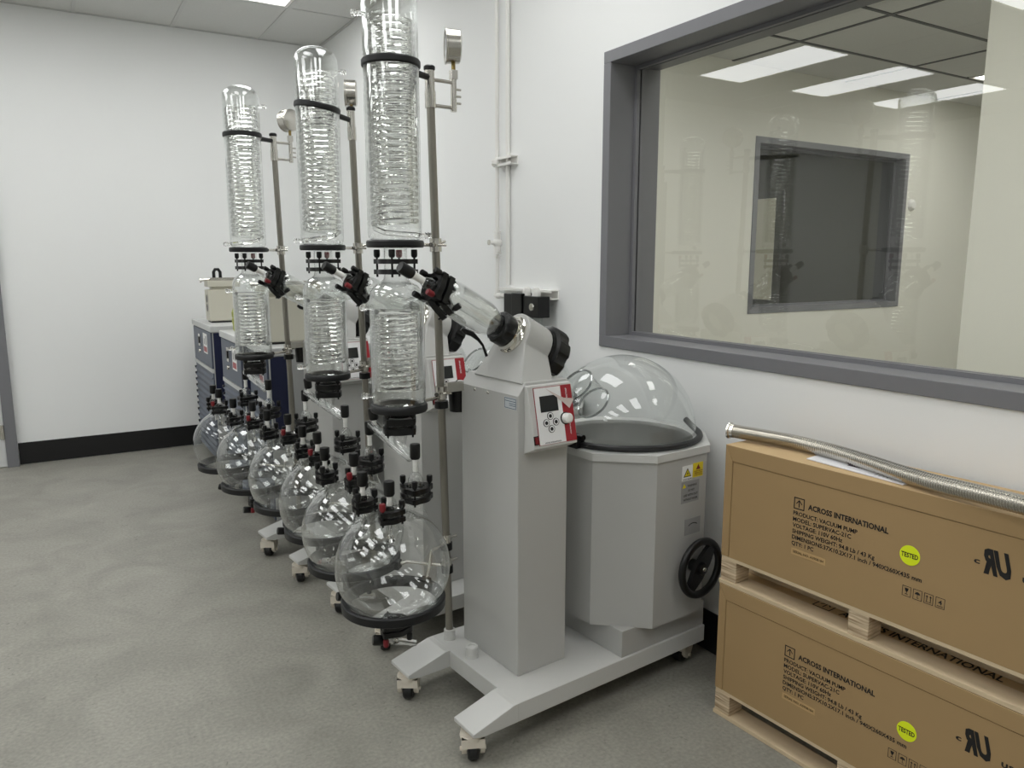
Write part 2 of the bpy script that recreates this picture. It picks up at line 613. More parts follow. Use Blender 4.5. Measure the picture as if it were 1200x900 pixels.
for i in range(len(x2) - 1):
    for j in range(len(y2) - 1):
        x0, x1, y0, y1 = x2[i], x2[i + 1], y2[j], y2[j + 1]
        if (i, j) in ((3, 7), (0, 7), (0, 4), (0, 2), (2, 5), (3, 5)):  # first cell is the visible panel; the rest are unseen, added for light
            if (i, j) == (3, 7):
                obj('ceiling_tile', MB().box(0, 0.64, 0, y1 - y0 - 0.01, 0, 0.015), 'ceiling_tile', c2, loc=(x0 + 0.005, y0 + 0.005, Z2 + 0.003))
            troffer(5.97 if (i, j) == (3, 7) else x0, x1, y0, y1, Z2, 'one of the white ceiling light panels behind the window, all but one added unseen', 'troffers of the next room', 'diffuser_next')
            continue
        obj('ceiling_tile', MB().box(0, x1 - x0 - 0.01, 0, y1 - y0 - 0.01, 0, 0.015), 'ceiling_tile', c2,
            key=('tile', round(x1 - x0, 3), round(y1 - y0, 3)), loc=(x0 + 0.005, y0 + 0.005, Z2 + 0.003))
MW2 = Matrix(((1, 0, 0, W2[0]), (0, 1, 0, Y2), (0, 0, 1, W2[2]), (0, 0, 0, 1)))
wall_window('window_2', MW2, W2[1] - W2[0], W2[3] - W2[2], 0.2, 0.1, 'dark window with a grey frame on the far wall of the next room')
# unlit room behind window 2, with a small lit window in its far wall
dk = MB()
dk.box(3.2, 9.3, 9.3, 9.4, 0, 3.4); dk.box(3.1, 3.2, Y2 + 0.2, 9.3, 0, 3.4); dk.box(9.3, 9.4, Y2 + 0.2, 9.3, 0, 3.4)
dk.box(3.2, 9.3, Y2 + 0.2, 9.3, 3.3, 3.4); dk.box(3.2, 9.3, Y2 + 0.2, 9.3, -0.1, 0)
struct('wall_unlit_room', dk, 'dark_room')
WA = (7.72, 8.33, 0.72, 2.42)
wm = MB(); f_ = 0.10
for (a, b, c_, d_) in ((WA[0], WA[1], WA[2], WA[2] + f_), (WA[0], WA[1], WA[3] - f_, WA[3]), (WA[0], WA[0] + f_, WA[2] + f_, WA[3] - f_), (WA[1] - f_, WA[1], WA[2] + f_, WA[3] - f_)):
    wm.box(9.24, 9.3, a, b, c_, d_)
w3 = struct('window_3', wm, 'frame_grey', label='small lit window seen through the dark window')
obj('pane', MB().box(9.28, 9.30, WA[0] + f_, WA[1] - f_, WA[2] + f_, WA[3] - f_), 'lit_pane', w3)
m = MB(); m.lathe([(0, 0.03), (0.03, 0.028), (0.045, 0.015), (0.05, 0)], 24, axis_M((6.28, Y2, 1.87), (0, -1, 0)))
tag(obj('wall_sensor', m, 'white_plastic'), 'small round white sensor on the far wall behind the window', 'sensor')


# ------------------------------------------------------------------ rotary evaporators
MACH = [
    dict(o=(1.1085, 1.9875), th=5.2, flasks=[(-0.300, 0.070, 0), (-0.262, 0.430, 12)], man=0, gr=0.45, up=170,
         who='hand wheel beside the stacked cartons', short='evaporator by the cartons'),
    dict(o=(1.1185, 2.7025), th=6.5, flasks=[(-0.290, 0.076, -8), (-0.272, 0.468, 8)], man=62, gr=0.5, up=-25,
         who='between the two other evaporators', short='middle evaporator'),
    dict(o=(1.0185, 3.4625), th=7.0, flasks=[(-0.280, 0.072, 10), (-0.264, 0.487, -14)], man=5, gr=1.35, up=-15,
         who='next to the blue chillers', short='evaporator by the chillers'),
]
CX, CY = -0.25, 0.10          # condenser axis in machine space


def pole_at(z):
    return Vector((-0.042 - 0.0235 * (z - 0.15), 0.174, z))


def flange_clamp(parent, p, d, r, gap=0.026, bolts=4, red=0, a0=0.6, name='flange_clamp', th=0.011):
    """two black plates squeezed together by knobbed bolts, centred at p, axis d, inner radius hugging r"""
    ro = r + 0.020
    def mk():
        m = MB()
        n = 48
        for z0 in (-gap / 2 - th, gap / 2):
            prof_o = []; 
            vi = []; 
            for i in range(n):
                a = 2 * PI * i / n
                lobe = max(0.0, math.cos(bolts * (a - a0))) ** 3
                rr = ro - 0.006 + 0.012 * lobe
                vi.append((rr, a))
            v = []
            for z in (z0, z0 + th):
                v += [(q * math.cos(a), q * math.sin(a), z) for q, a in vi]
                v += [((r * 0.92) * math.cos(a), (r * 0.92) * math.sin(a), z) for q, a in vi]
            f = []
            for i in range(n):
                j = (i + 1) % n
                f.append((i, j, 2 * n + j, 2 * n + i))
                f.append((n + i, 3 * n + i, 3 * n + j, n + j))
                f.append((2 * n + i, 2 * n + j, 3 * n + j, 3 * n + i))
                f.append((i, n + i, n + j, j))
            m.add(v, f, False)
        for k in range(bolts):
            a = a0 + 2 * PI * k / bolts
            x, y = (ro - 0.004) * math.cos(a), (ro - 0.004) * math.sin(a)
            m.cyl((x, y, -gap / 2 - th - 0.008), (x, y, gap / 2 + th + 0.006), 0.0032, n=8)
        return m
    c = obj(name, mk, 'black_plastic', parent, key=('fc', r, gap, bolts, a0, th))
    c.matrix_local = axis_M(p, d)
    kr = 0.0092
    for k in range(bolts):
        a = a0 + 2 * PI * k / bolts
        x, y = (ro - 0.004) * math.cos(a), (ro - 0.004) * math.sin(a)
        def mkk():
            q = MB()
            q.lathe([(0, 0), (kr * 0.7, 0), (kr, kr * 0.6), (kr, kr * 2.2), (kr * 0.85, kr * 2.5), (0, kr * 2.5)], 12)
            return q
        isred = (k == red)
        obj('knob', mkk, 'red_plastic' if isred else 'black_plastic', c, key=('fk', kr, isred),
            loc=(x, y, gap / 2 + th + 0.004), label='dark red knob' if isred else None)
    return c


def valve_cap(parent, p, d, r=0.015, L=0.042, stem=0.03, sr=0.0075, name='valve'):
    """white PTFE stem rising from p along d and a ribbed black cap on it"""
    def stemf():
        m = MB(); m.lathe([(0, -0.006), (sr, -0.006), (sr, stem * 0.75), (sr * 1.25, stem * 0.78), (sr * 1.25, stem), (0, stem)], 14); return m
    s = obj(name + '_stem', stemf, 'ptfe', parent, key=('vs', sr, stem)); s.matrix_local = axis_M(p, d)
    def capf():
        m = MB()
        n = 36
        prof = [(0, stem - 0.002), (r * .8, stem - 0.002), (r, stem + 0.003), (r * 1.02, stem + L - 0.004), (r * .9, stem + L), (0, stem + L)]
        m.lathe(prof, n)
        for i in range(len(m.v)):
            x, y, z = m.v[i]
            if ((i // len(prof)) % 2) and math.hypot(x, y) > r * .95:
                m.v[i] = (x * .94, y * .94, z)
        return m
    c = obj(name + '_cap', capf, 'black_plastic', parent, key=('vc', r, L, stem)); c.matrix_local = axis_M(p, d)
    return c


def helix(r, z0, z1, pitch, tr, seg=28, n=7, lead=True):
    turns = (z1 - z0) / pitch
    N = int(turns * seg)
    path = [(r * math.cos(2 * PI * i / seg), r * math.sin(2 * PI * i / seg), z0 + (z1 - z0) * i / N) for i in range(N + 1)]
    m = MB()
    m.tube(path, tr, n)
    return m


def barb(m, p, d, L=0.028, r=0.006):
    p = Vector(p); d = Vector(d).normalized()
    M = axis_M(p, d)
    m.lathe([(r * .8, -0.004), (r * .8, L * .35), (r * 1.3, L * .4), (r * .9, L * .6), (r * 1.35, L * .65), (r, L * .85), (r * 1.2, L * .88), (r * .7, L), (0, L)], 12, M)


def arc_pts(c, r, a0, a1, n):
    return [(c[0] + r * math.cos(a0 + (a1 - a0) * i / n), c[1] + r * math.sin(a0 + (a1 - a0) * i / n)) for i in range(n + 1)]


def build_caster(t, x, y, ang, top=0.094):
    K = 1.22
    c = obj('caster', lambda: (lambda m: (m.cyl((0, 0, 0.078), (0, 0, top), 0.016, n=14), m.lathe([(0, 0.082), (0.03, 0.082), (0.031, 0.076), (0.031, 0.07), (0, 0.07)], 20),
            m.prism([(-0.028, 0.078), (0.026, 0.078), (0.026, 0.05), (0.012, 0.028), (-0.012, 0.022), (-0.026, 0.04)], -0.027, -0.016, 'y'),
            m.prism([(-0.028, 0.078), (0.026, 0.078), (0.026, 0.05), (0.012, 0.028), (-0.012, 0.022), (-0.026, 0.04)], 0.016, 0.027, 'y'),
            m.box(-0.028, -0.018, -0.027, 0.027, 0.05, 0.078), m)[-1])(MB()), 'caster_plastic', t, key='caster', loc=(x, y, 0), rot=(0, 0, ang))
    c.scale = (K, K, 1.0)
    obj('wheel', lambda: MB().lathe([(0, -0.013), (0.027, -0.013), (0.031, -0.008), (0.031, 0.008), (0.027, 0.013), (0, 0.013)], 24, axis_M((0, 0, 0.031), (0, 1, 0))), 'black_rubber', c, key='wheel')
    obj('axle', lambda: MB().cyl((0, -0.031, 0.031), (0, 0.031, 0.031), 0.006, n=10), 'caster_plastic', c, key='axle')


AX = Vector((math.cos(R(28)), 0, -math.sin(R(28))))       # head axis, pointing down to the bath
HC = Vector((0.086, -0.01, 1.184))                          # axis through the head's front face


def evaporator(i, cfg):
    t = thing('rotary_evaporator', 'grey rotary evaporator on casters, ' + cfg['who'], 'rotary evaporator',
              (cfg['o'][0], cfg['o'][1], 0), R(cfg['th']), 'rotary evaporators along the window wall')
    # --- base frame
    def base():
        m = MB()
        m.prism([(-0.085, -0.27), (0.73, -0.27), (0.73, 0.225), (-0.085, 0.225)], 0.092, 0.15)
        for y0, y1 in ((-0.27, -0.165), (0.105, 0.225)):
            m.prism([(-0.084, 0.15), (-0.10, 0.149), (-0.118, 0.144), (-0.237, 0.112), (-0.237, 0.1), (-0.20, 0.092), (-0.084, 0.092)], y0, y1, 'y')
        return m
    obj('base_frame', base, 'machine_light', t, key='base', bevel=0.002)
    for (x, y, a) in ((-0.205, -0.215, 1.05), (-0.205, 0.165, 0.92), (0.69, -0.20, 0.3), (0.69, 0.17, 0.9)):
        build_caster(t, x, y, a)
    obj('levelling_foot', lambda: MB().lathe([(0, 0.149), (0.02, 0.149), (0.02, 0.158), (0.0185, 0.16), (0.0185, 0.166), (0.02, 0.168), (0.02, 0.186), (0.017, 0.189), (0.012, 0.189), (0.011, 0.184), (0, 0.184)], 24, Matrix.Translation((-0.047, 0.03, 0))), 'machine_light', t, key='foot')
    # --- column
    obj('column', lambda: MB().prism([(0, 0.15), (0.188, 0.15), (0.188, 1.058), (0.028, 1.06), (0, 1.022)], -0.154, 0.15, 'y'), 'machine_paint', t, key='column', bevel=0.0025)
    s = obj('rating_label', lambda: MB().box(-0.0012, 0, -0.146, -0.088, 0.980, 1.014), 'sticker_grey', t, key='rating')
    def lines():
        m = MB()
        for z in (1.0115, 0.9825, 1.0035, 0.9965, 0.991):
            m.box(-0.0016, -0.0011, -0.144, -0.09 if z not in (0.991, 0.9965) else -0.112, z - 0.0009, z + 0.0009)
        m.box(-0.0016, -0.0011, -0.145, -0.1435, 0.982, 1.012); m.box(-0.0016, -0.0011, -0.0905, -0.089, 0.982, 1.012)
        return m
    obj('print', lines, 'ink_blue', s, key='ratingprint')
    for y in (0.072, 0.0):
        obj('screw', lambda: MB().lathe([(0, 0.003), (0.004, 0.002), (0.0055, 0)], 10, axis_M((0, 0, 0), (-1, 0, 0))), 'steel', t, key='screw', loc=(0, y, 1.013))
    # --- head: round-topped block leaning back along the axis
    def head():
        m = MB()
        U = Vector((math.sin(R(28)), 0, math.cos(R(28))))      # up in the face plane
        V = Vector((0, 1, 0))
        P0 = HC - U * 0.152
        prof = [(-0.135, -0.012)]
        ra = 0.074
        ang0 = R(-14); 
        for k in range(15):
            a = ang0 + (PI - 2 * ang0) * k / 14
            prof.append((-ra * math.cos(a), 0.152 + ra * math.sin(a)))
        prof.append((0.115, -0.012))
        n = len(prof)
        v = []
        for dd, sc in ((0.0, 1.0), (0.106, 0.97)):
            for (a, b) in prof:
                if b < 0:
                    # cut horizontally at the column top
                    p = P0 + V * a + U * b + AX * dd
                    k = (1.055 - p.z) / U.z
                    p = p + U * k
                else:
                    p = P0 + V * (a * sc) + U * (0.152 + (b - 0.152) * sc) + AX * dd
                v.append(p)
        f = [tuple(range(n)), tuple(range(n, 2 * n))[::-1]]
        for a in range(n):
            b = (a + 1) % n
            f.append((a, n + a, n + b, b))
        m.add(v, f, True)
        return m
    hd = obj('head', head, 'machine_paint', t, key='head', bevel=0.004)
    m_c = lambda: MB().lathe([(0, -0.002), (0.060, -0.002), (0.060, 0.005), (0.054, 0.010), (0.051, 0.016), (0.051, 0.026), (0.04, 0.028), (0, 0.028)], 36, axis_M(HC, -AX))
    obj('chrome_collar', m_c, 'chrome', t, key='collar')
    def nut():
        m = MB(); n = 48
        prof = [(0.024, 0.024), (0.047, 0.024), (0.050, 0.030), (0.050, 0.060), (0.046, 0.065), (0.036, 0.067), (0.031, 0.063), (0.024, 0.044)]
        m.lathe(prof, n, None)
        for q in range(len(m.v)):
            x, y, z = m.v[q]
            if (q // len(prof)) % 8 in (0, 1) and math.hypot(x, y) > 0.0455:
                m.v[q] = (x * .94, y * .94, z)
        M = axis_M(HC, -AX); m.v = [tuple(M @ Vector(p)) for p in m.v]
        return m
    obj('front_lock_nut', nut, 'black_plastic', t, key='nut')
    B0 = HC + AX * 0.106
    def bnut():
        m = MB(); n = 64
        prof = [(0.05, 0.0), (0.074, 0.0), (0.076, 0.012), (0.088, 0.016), (0.090, 0.022), (0.090, 0.058), (0.084, 0.066), (0.06, 0.07), (0.05, 0.06)]
        m.lathe(prof, n)
        for q in range(len(m.v)):
            x, y, z = m.v[q]
            if (q // len(prof)) % 8 in (0, 1, 2) and math.hypot(x, y) > 0.083 and z > 0.02:
                m.v[q] = (x * .93, y * .93, z)
        M = axis_M(B0, AX); m.v = [tuple(M @ Vector(p)) for p in m.v]
        return m
    obj('flask_lock_ring', bnut, 'black_plastic', t, key='bnut')
    obj('hub', lambda: MB().cyl(B0 - AX * 0.02, B0 + AX * 0.05, 0.05, n=28), 'steel_dull', t, key='hub')
    obj('lever', lambda: MB().tube([(-0.050, 0.066, 1.205), (-0.040, 0.062, 1.197), (-0.018, 0.056, 1.188), (0.000, 0.050, 1.170), (0.016, 0.050, 1.152), (0.026, 0.052, 1.130), (0.034, 0.056, 1.118)], [0.006, 0.009, 0.0085, 0.005, 0.004, 0.004, 0.005], 8), 'black_plastic', t, key='lever')
    # --- control panel: wedge on the near side of the column
    def wedge():
        m = MB()
        a = (-0.153, -0.166, 1.052); 
        prof = [(-0.153, 1.052), (-0.168, 1.050), (-0.205, 0.872), (-0.153, 0.848)]
        m.prism(prof, 0.022, 0.184, 'x'); return m
    cp = obj('control_panel', wedge, 'machine_light', t, key='wedge', bevel=0.002)
    # face frame: origin at lower left of sloping face, x right (+x), y up the slope
    f0 = Vector((0.022, -0.205, 0.872)); up = Vector((0, 0.037, 0.178)); Lf = up.length
    FM = frame_M(f0 - Vector((0, 0.0012, 0)), (1, 0, 0), up)
    Z = FM.to_3x3() @ Vector((0, 0, 1))
    def plate(x0, x1, y0, y1, h0, h1):
        def mk():
            m = MB(); m.box(x0, x1, y0, y1, h0, h1, FM); return m
        return mk
    obj('panel_backing', plate(0.018, 0.160, 0.008, 0.176, 0, 0.0015), 'panel_red', cp, key='pback')
    obj('panel_face', plate(0.0195, 0.118, 0.009, 0.1745, 0.0015, 0.0022), 'panel_white', cp, key='pface')
    obj('screen', plate(0.036, 0.102, 0.103, 0.150, 0.0022, 0.0034), 'screen_black', cp, key='pscreen', label='dark display screen')
    for (bx, by) in ((0.068, 0.090), (0.051, 0.071), (0.087, 0.071), (0.068, 0.052)):
        b = obj('button', lambda: MB().lathe([(0, 0.0038), (0.0095, 0.0036), (0.010, 0.0022)], 20), 'panel_white', cp, key='btn'); b.matrix_local = FM @ Matrix.Translation((bx, by, 0))
        r_ = obj('button_ring', lambda: MB().lathe([(0.0095, 0.0039), (0.0110, 0.0039), (0.0112, 0.002)], 24), 'ink', b, key='btnr')
        r_ = obj('button_dot', lambda: MB().lathe([(0, 0.0043), (0.0055, 0.0042), (0.0058, 0.003)], 16), 'ink', b, key='btnd')
    k = obj('dial_knob', lambda: MB().lathe([(0, 0.024), (0.010, 0.0235), (0.0145, 0.020), (0.0155, 0.005), (0.0155, 0.001)], 24), 'white_plastic', cp, key='dial'); k.matrix_local = FM @ Matrix.Translation((0.124, 0.077, 0.001))
    obj('dial_skirt', lambda: MB().lathe([(0.0150, 0.004), (0.0185, 0.003), (0.0185, 0)], 24), 'black_plastic', k, key='dialskirt')
    if i == 0:
        obj('peeling_film', lambda: MB().add([FM @ Vector(p) for p in ((0.06, 0.172, 0.0042), (0.10, 0.150, 0.0042), (0.122, 0.138, 0.008), (0.158, 0.132, 0.012), (0.138, 0.105, 0.010), (0.12, 0.125, 0.006))], [(0, 1, 2, 5), (2, 3, 4), (2, 4, 5)]), 'film', cp)
    ro = obj('rocker_switch', plate(0.0005, 0.016, 0.012, 0.038, 0, 0.003), 'black_plastic', cp, key='rock')
    obj('rocker', plate(0.0025, 0.0125, 0.015, 0.035, 0.003, 0.006), 'red_plastic', ro, key='rockr')
    text('ACROSS INTERNATIONAL', 'ink', cp, FM @ Matrix.Translation((0.038, 0.0115, 0.0026)), width=0.062, height=0.0042)
    text('SOLVENTVAP', 'ink_white', cp, FM @ Matrix.Translation((0.142, 0.118, 0.0018)) @ Matrix.Rotation(PI / 2, 4, 'Z'), width=0.048, height=0.006)
    text('ACROSS INTERNATIONAL', 'ink_white', cp, FM @ Matrix.Translation((0.142, 0.028, 0.0018)) @ Matrix.Rotation(PI / 2, 4, 'Z'), width=0.034, height=0.004)
    # --- heating bath
    bx0, bx1, by0, by1, ch = 0.29, 0.81, -0.30, 0.26, 0.142
    def octo(e):
        return [(bx0 - e + ch, by0 - e), (bx1 + e - ch, by0 - e), (bx1 + e, by0 - e + ch), (bx1 + e, by1 + e - ch), (bx1 + e - ch, by1 + e), (bx0 - e + ch, by1 + e), (bx0 - e, by1 + e - ch), (bx0 - e, by0 - e + ch)]
    def housing():
        m = MB().prism(octo(0), 0.237, 0.790, 'z')
        m.f.pop(1); m.smooth.pop(1)
        return m
    bath = obj('bath_housing', housing, 'bath_paint', t, key='bath')
    obj('bath_plinth', lambda: MB().box(0.335, 0.73, -0.262, 0.22, 0.1495, 0.24), 'bath_paint', t, key='plinth', bevel=0.002)
    cxb, cyb = (bx0 + bx1) / 2, (by0 + by1) / 2
    def lid():
        m = MB()
        n = 64
        o8 = octo(0.006)
        # top ring between octagon and round opening r=.225
        def oct_at(a):
            d = Vector((math.cos(a), math.sin(a)))
            best = 9
            for k in range(8):
                p = Vector(o8[k]) - Vector((cxb, cyb)); q = Vector(o8[(k + 1) % 8]) - Vector((cxb, cyb))
                e = q - p
                den = d.x * e.y - d.y * e.x
                if abs(den) < 1e-9: continue
                tt = (p.x * e.y - p.y * e.x) / den
                uu = (p.x * d.y - p.y * d.x) / den
                if tt > 0 and -1e-6 <= uu <= 1 + 1e-6: best = min(best, tt)
            return (cxb + d.x * best, cyb + d.y * best)
        angs = sorted([2 * PI * k / n for k in range(n)] + [math.atan2(p[1] - cyb, p[0] - cxb) % (2 * PI) for p in o8])
        N = len(angs)
        ro = 0.243
        v = []
        for a in angs:
            X, Y = oct_at(a)
            c, s = math.cos(a), math.sin(a)
            v += [(X, Y, 0.788), (X, Y, 0.812), (cxb + ro * c, cyb + ro * s, 0.812), (cxb + ro * c, cyb + ro * s, 0.788)]
        f = []
        for k in range(N):
            j = (k + 1) % N
            for q in range(4):
                r_ = (q + 1) % 4
                f.append((k * 4 + q, j * 4 + q, j * 4 + r_, k * 4 + r_))
        m.add(v, f, False)
        return m
    obj('bath_lid', lid, 'machine_light', t, key='lid', bevel=0.0)
    obj('bath_basin', lambda: MB().lathe([(0.243, 0.811), (0.240, 0.80), (0.240, 0.797), (0.238, 0.60), (0.20, 0.54), (0, 0.53)], 48, Matrix.Translation((cxb, cyb, 0.0))), 'bath_steel', t, key='basin')
    # drop the solid top face of the housing look: basin sits inside; stickers on the near face
    yf = by0 - 0.001
    st = obj('hazard_label', lambda: MB().box(0.547, 0.597, yf, yf + 0.001, 0.708, 0.757), 'sticker_white', t, key='haz')
    def tri(cx_, cz_, s_, y_):
        m = MB()
        m.add([(cx_ - s_, y_, cz_ - s_ * .6), (cx_ + s_, y_, cz_ - s_ * .6), (cx_, y_, cz_ + s_)], [(0, 1, 2)]); return m
    obj('triangle_border', lambda: tri(0.572, 0.731, 0.0185, yf - 0.0006), 'ink', st, key='tri1')
    obj('triangle', lambda: tri(0.572, 0.731, 0.0135, yf - 0.0012), 'sticker_yellow', st, key='tri2')
    def bolt():
        m = MB(); y_ = yf - 0.0018
        m.add([(0.573, y_, 0.742), (0.568, y_, 0.729), (0.5725, y_, 0.730), (0.570, y_, 0.722), (0.576, y_, 0.733), (0.572, y_, 0.7325)], [(0, 1, 2, 5), (2, 3, 4, 5)]); return m
    obj('bolt_mark', bolt, 'ink', st, key='boltm')
    TM = lambda x_, z_: frame_M((x_, yf - 0.0015, z_), (1, 0, 0), (0, 0, 1))
    text('SHOCK HAZARD', 'ink', st, TM(0.550, 0.7105), width=0.044, height=0.0045)
    s2 = obj('caution_label', lambda: MB().box(0.599, 0.648, yf, yf + 0.001, 0.712, 0.760), 'sticker_yellow', t, key='cau')
    obj('triangle_border', lambda: tri(0.6235, 0.744, 0.011, yf - 0.0006), 'red_plastic', s2, key='tri3')
    for q, s_ in enumerate(('HIGH', 'TEMPERATURE', 'CAUTION')):
        text(s_, 'red_plastic', s2, TM(0.604, 0.7305 - 0.0065 * q), width=0.039, height=0.0042)
    s3 = obj('warning_label', lambda: MB().box(0.547, 0.632, yf, yf + 0.001, 0.632, 0.704), 'plate_grey', t, key='warn')
    obj('triangle', lambda: tri(0.559, 0.689, 0.009, yf - 0.0006), 'sticker_yellow', s3, key='tri4')
    for s_, xx, w_, z_ in (('WARNING', 0.573, 0.045, 0.6855), ('DO NOT', 0.578, 0.030, 0.670), ('USE WITH OUT', 0.556, 0.068, 0.6545), ('WITHOUT WATER', 0.556, 0.068, 0.640)):
        text(s_, 'ink', s3, TM(xx, z_), width=w_, height=0.007)
    s4 = obj('direction_plate', lambda: MB().box(0.570, 0.645, yf, yf + 0.001, 0.520, 0.575), 'plate_grey', t, key='dirp')
    def arr():
        m = MB()
        for q in range(8):
            a, b = R(125 - 8.5 * q), R(125 - 8.5 * (q + 1))
            v = [(0.608 + rr * math.cos(w), yf - 0.0006, 0.520 + rr * math.sin(w)) for w in (a, b) for rr in (0.036, 0.039)]
            m.add(v, [(0, 1, 3, 2)])
        return m
    obj('arrow_mark', arr, 'ink', s4, key='arr')
    # hand wheel
    hw = (0.612, by0 - 0.038, 0.412)
    hwM = axis_M(hw, (0, -1, 0))
    w = obj('hand_wheel', lambda: MB().lathe([(0.090 + 0.013 * math.cos(2 * PI * q / 12), 0.012 * math.sin(2 * PI * q / 12)) for q in range(13)], 48, hwM), 'black_plastic', t, key='hw')
    def spoke():
        m = MB()
        Ms = hwM @ Matrix.Rotation(R(52), 4, 'Z')
        m.prism([(-0.082, -0.016), (-0.03, -0.028), (0.03, -0.028), (0.082, -0.016), (0.082, 0.016), (0.03, 0.028), (-0.03, 0.028), (-0.082, 0.016)], -0.008, 0.006, 'z', Ms)
        m.lathe([(0, 0.016), (0.02, 0.014), (0.024, 0.0), (0.02, -0.037), (0, -0.037)], 20, hwM)
        return m
    obj('spoke', spoke, 'black_plastic', w, key='spoke')
    obj('hub_cap', lambda: MB().lathe([(0, 0.019), (0.006, 0.018), (0.007, 0.015)], 12, hwM), 'steel', w, key='hubcap')
    # --- stand pole with collars, bracket, rings
    obj('pole', lambda: MB().cyl(pole_at(0.15), pole_at(1.86), 0.0125, n=20), 'steel_dull', t, key='pole')
    def sock():
        m = MB(); p = pole_at(0.15); m.lathe([(0, 0), (0.019, 0), (0.019, 0.034), (0.016, 0.036), (0.0125, 0.036)], 24, Matrix.Translation(p)); return m
    obj('pole_socket', sock, 'machine_light', t, key='sock')
    obj('pole_sleeve', lambda: (lambda m: (m.cyl(pole_at(1.858), pole_at(1.905), 0.0165, n=20), m.cyl(pole_at(1.905), pole_at(1.965), 0.0145, n=20), m)[-1])(MB()), 'steel', t, key='sleeve')
    def topknob():
        m = MB(); p = pole_at(1.965); n = 36
        m.lathe([(0, -0.004), (0.012, -0.004), (0.017, 0.002), (0.017, 0.010), (0.012, 0.014), (0, 0.014)], n, Matrix.Translation(p)); return m
    obj('top_knob', topknob, 'black_plastic', t, key='topknob')
    # manifold and gauge, turned about the pole
    pm = pole_at(1.94)
    def mani():
        m = MB()
        m.cyl((0, 0, 0), (0.083, 0, 0), 0.0055, n=12); m.cyl((0, 0, -0.073), (0.083, 0, -0.073), 0.0055, n=12)
        m.cyl((0.083, 0, -0.084), (0.083, 0, 0.012), 0.009, n=14)
        for z in (-0.018, -0.038, -0.058):
            m.cyl((0.088, 0, z), (0.108, 0, z), 0.0035, n=10)
        m.box(0.073, 0.093, -0.009, 0.009, 0.010, 0.036)
        return m
    ma = obj('manifold', mani, 'steel', t, key='mani', loc=pm, rot=(0, 0, R(cfg['man'])))
    obj('gauge_fitting', lambda: MB().cyl((0.083, 0, 0.036), (0.083, 0, 0.058), 0.007, n=6), 'brass', ma, key='gfit')
    ga = R(180) - cfg['gr'] - R(cfg['man'])
    gd = Vector((math.cos(ga), math.sin(ga), 0))
    gM = axis_M((0.083, 0, 0.104), gd)
    gg = obj('gauge', lambda: MB().lathe([(0, -0.022), (0.042, -0.022), (0.048, -0.018), (0.049, 0.018), (0.051, 0.020), (0.051, 0.024), (0.045, 0.024), (0.045, 0.019), (0, 0.019)], 40), 'steel', ma, key='gauge')
    gg.matrix_local = gM
    obj('gauge_dial', lambda: MB().lathe([(0, 0.0205), (0.0448, 0.0205)], 40), 'gauge_face', gg, key='gdial')
    def needle():
        m = MB(); m.box(-0.001, 0.001, -0.01, 0.034, 0.021, 0.0215)
        for q in range(11):
            a = R(-45 + 27 * q); m.box(-0.0006, 0.0006, 0.036, 0.042, 0.021, 0.0214, Matrix.Rotation(a, 4, 'Z') @ Matrix.Rotation(0, 4, 'Z'))
        return m
    obj('needle', needle, 'ink', gg, key='needle')
    # strap + support rings for the condensers
    def boss(zc):
        def mk():
            m = MB(); m.cyl(pole_at(zc - 0.02), pole_at(zc + 0.02), 0.0185, n=20)
            p = pole_at(zc); m.cyl(p + Vector((-0.012, -0.012, 0)), p + Vector((-0.034, -0.030, 0)), 0.007, n=10)
            m.cyl(p + Vector((-0.005, -0.02, 0.0)), p + Vector((0.02, -0.03, 0.0)), 0.004, n=8)
            m.cyl(p, p + Vector((0.028, -0.012, 0.012)), 0.004, n=8)
            return m
        return mk
    def support(zr, r, h, name, key, wide):
        c = Vector((CX, CY, zr))
        def mk():
            m = MB()
            m.lathe([(r - wide, -h), (r, -h), (r + 0.003, -h * .6), (r + 0.003, h * .6), (r, h), (r - wide, h), (r - wide, -h)], 48, Matrix.Translation(c))
            p = pole_at(zr); d = (p - c); d.z = 0; d.normalize()
            s_ = Vector((-d.y, d.x, 0)); a = c + d * (r - 0.004); b = c + d * (r + 0.03)
            m.cyl(a, b, 0.011, 0.009, n=12)
            return m
        rg = obj(name, mk, 'dark_ring', t, key=key)
        def rod():
            m = MB(); p = pole_at(zr); d = (p - c); d.z = 0; d.normalize()
            m.cyl(c + d * (r + 0.02), p, 0.0055, n=10); return m
        obj('ring_rod', rod, 'steel', rg, key=(key, 'rod'))
        return rg
    support(1.456, 0.079, 0.010, 'support_ring', 'ringA', 0.020)
    support(0.981, 0.081, 0.011, 'support_ring', 'ringB', 0.022)
    sr = support(1.944, 0.0785, 0.0105, 'strap_ring', 'ringC', 0.003)
    obj('strap_tail', lambda: (lambda m, p, c: (m.tube([c + (p - c) * 0.42, c + (p - c) * 0.7, p], [0.0115, 0.010, 0.009], 8), m)[-1])(MB(), pole_at(1.944), Vector((CX, CY, 1.944))), 'dark_ring', sr, key='straptail')
    if i == 1:      # this strap hangs askew
        cc = Vector((CX, CY, 1.944))
        sr.matrix_local = Matrix.Translation(cc) @ Matrix.Rotation(R(9), 4, Vector((0.59, 0.807, 0))) @ Matrix.Translation(-cc)
    for zc in (1.456, 0.995):
        obj('pole_clamp', boss(zc), 'steel', t, key=('boss', zc))
    obj('pole_collar', lambda: MB().cyl(pole_at(0.945), pole_at(0.968), 0.022, n=20), 'black_plastic', t, key='pcol')
    obj('column_bracket', lambda: MB().box(-0.06, 0.0, 0.135, 0.150, 1.0, 1.03), 'steel', t, key='brkt')
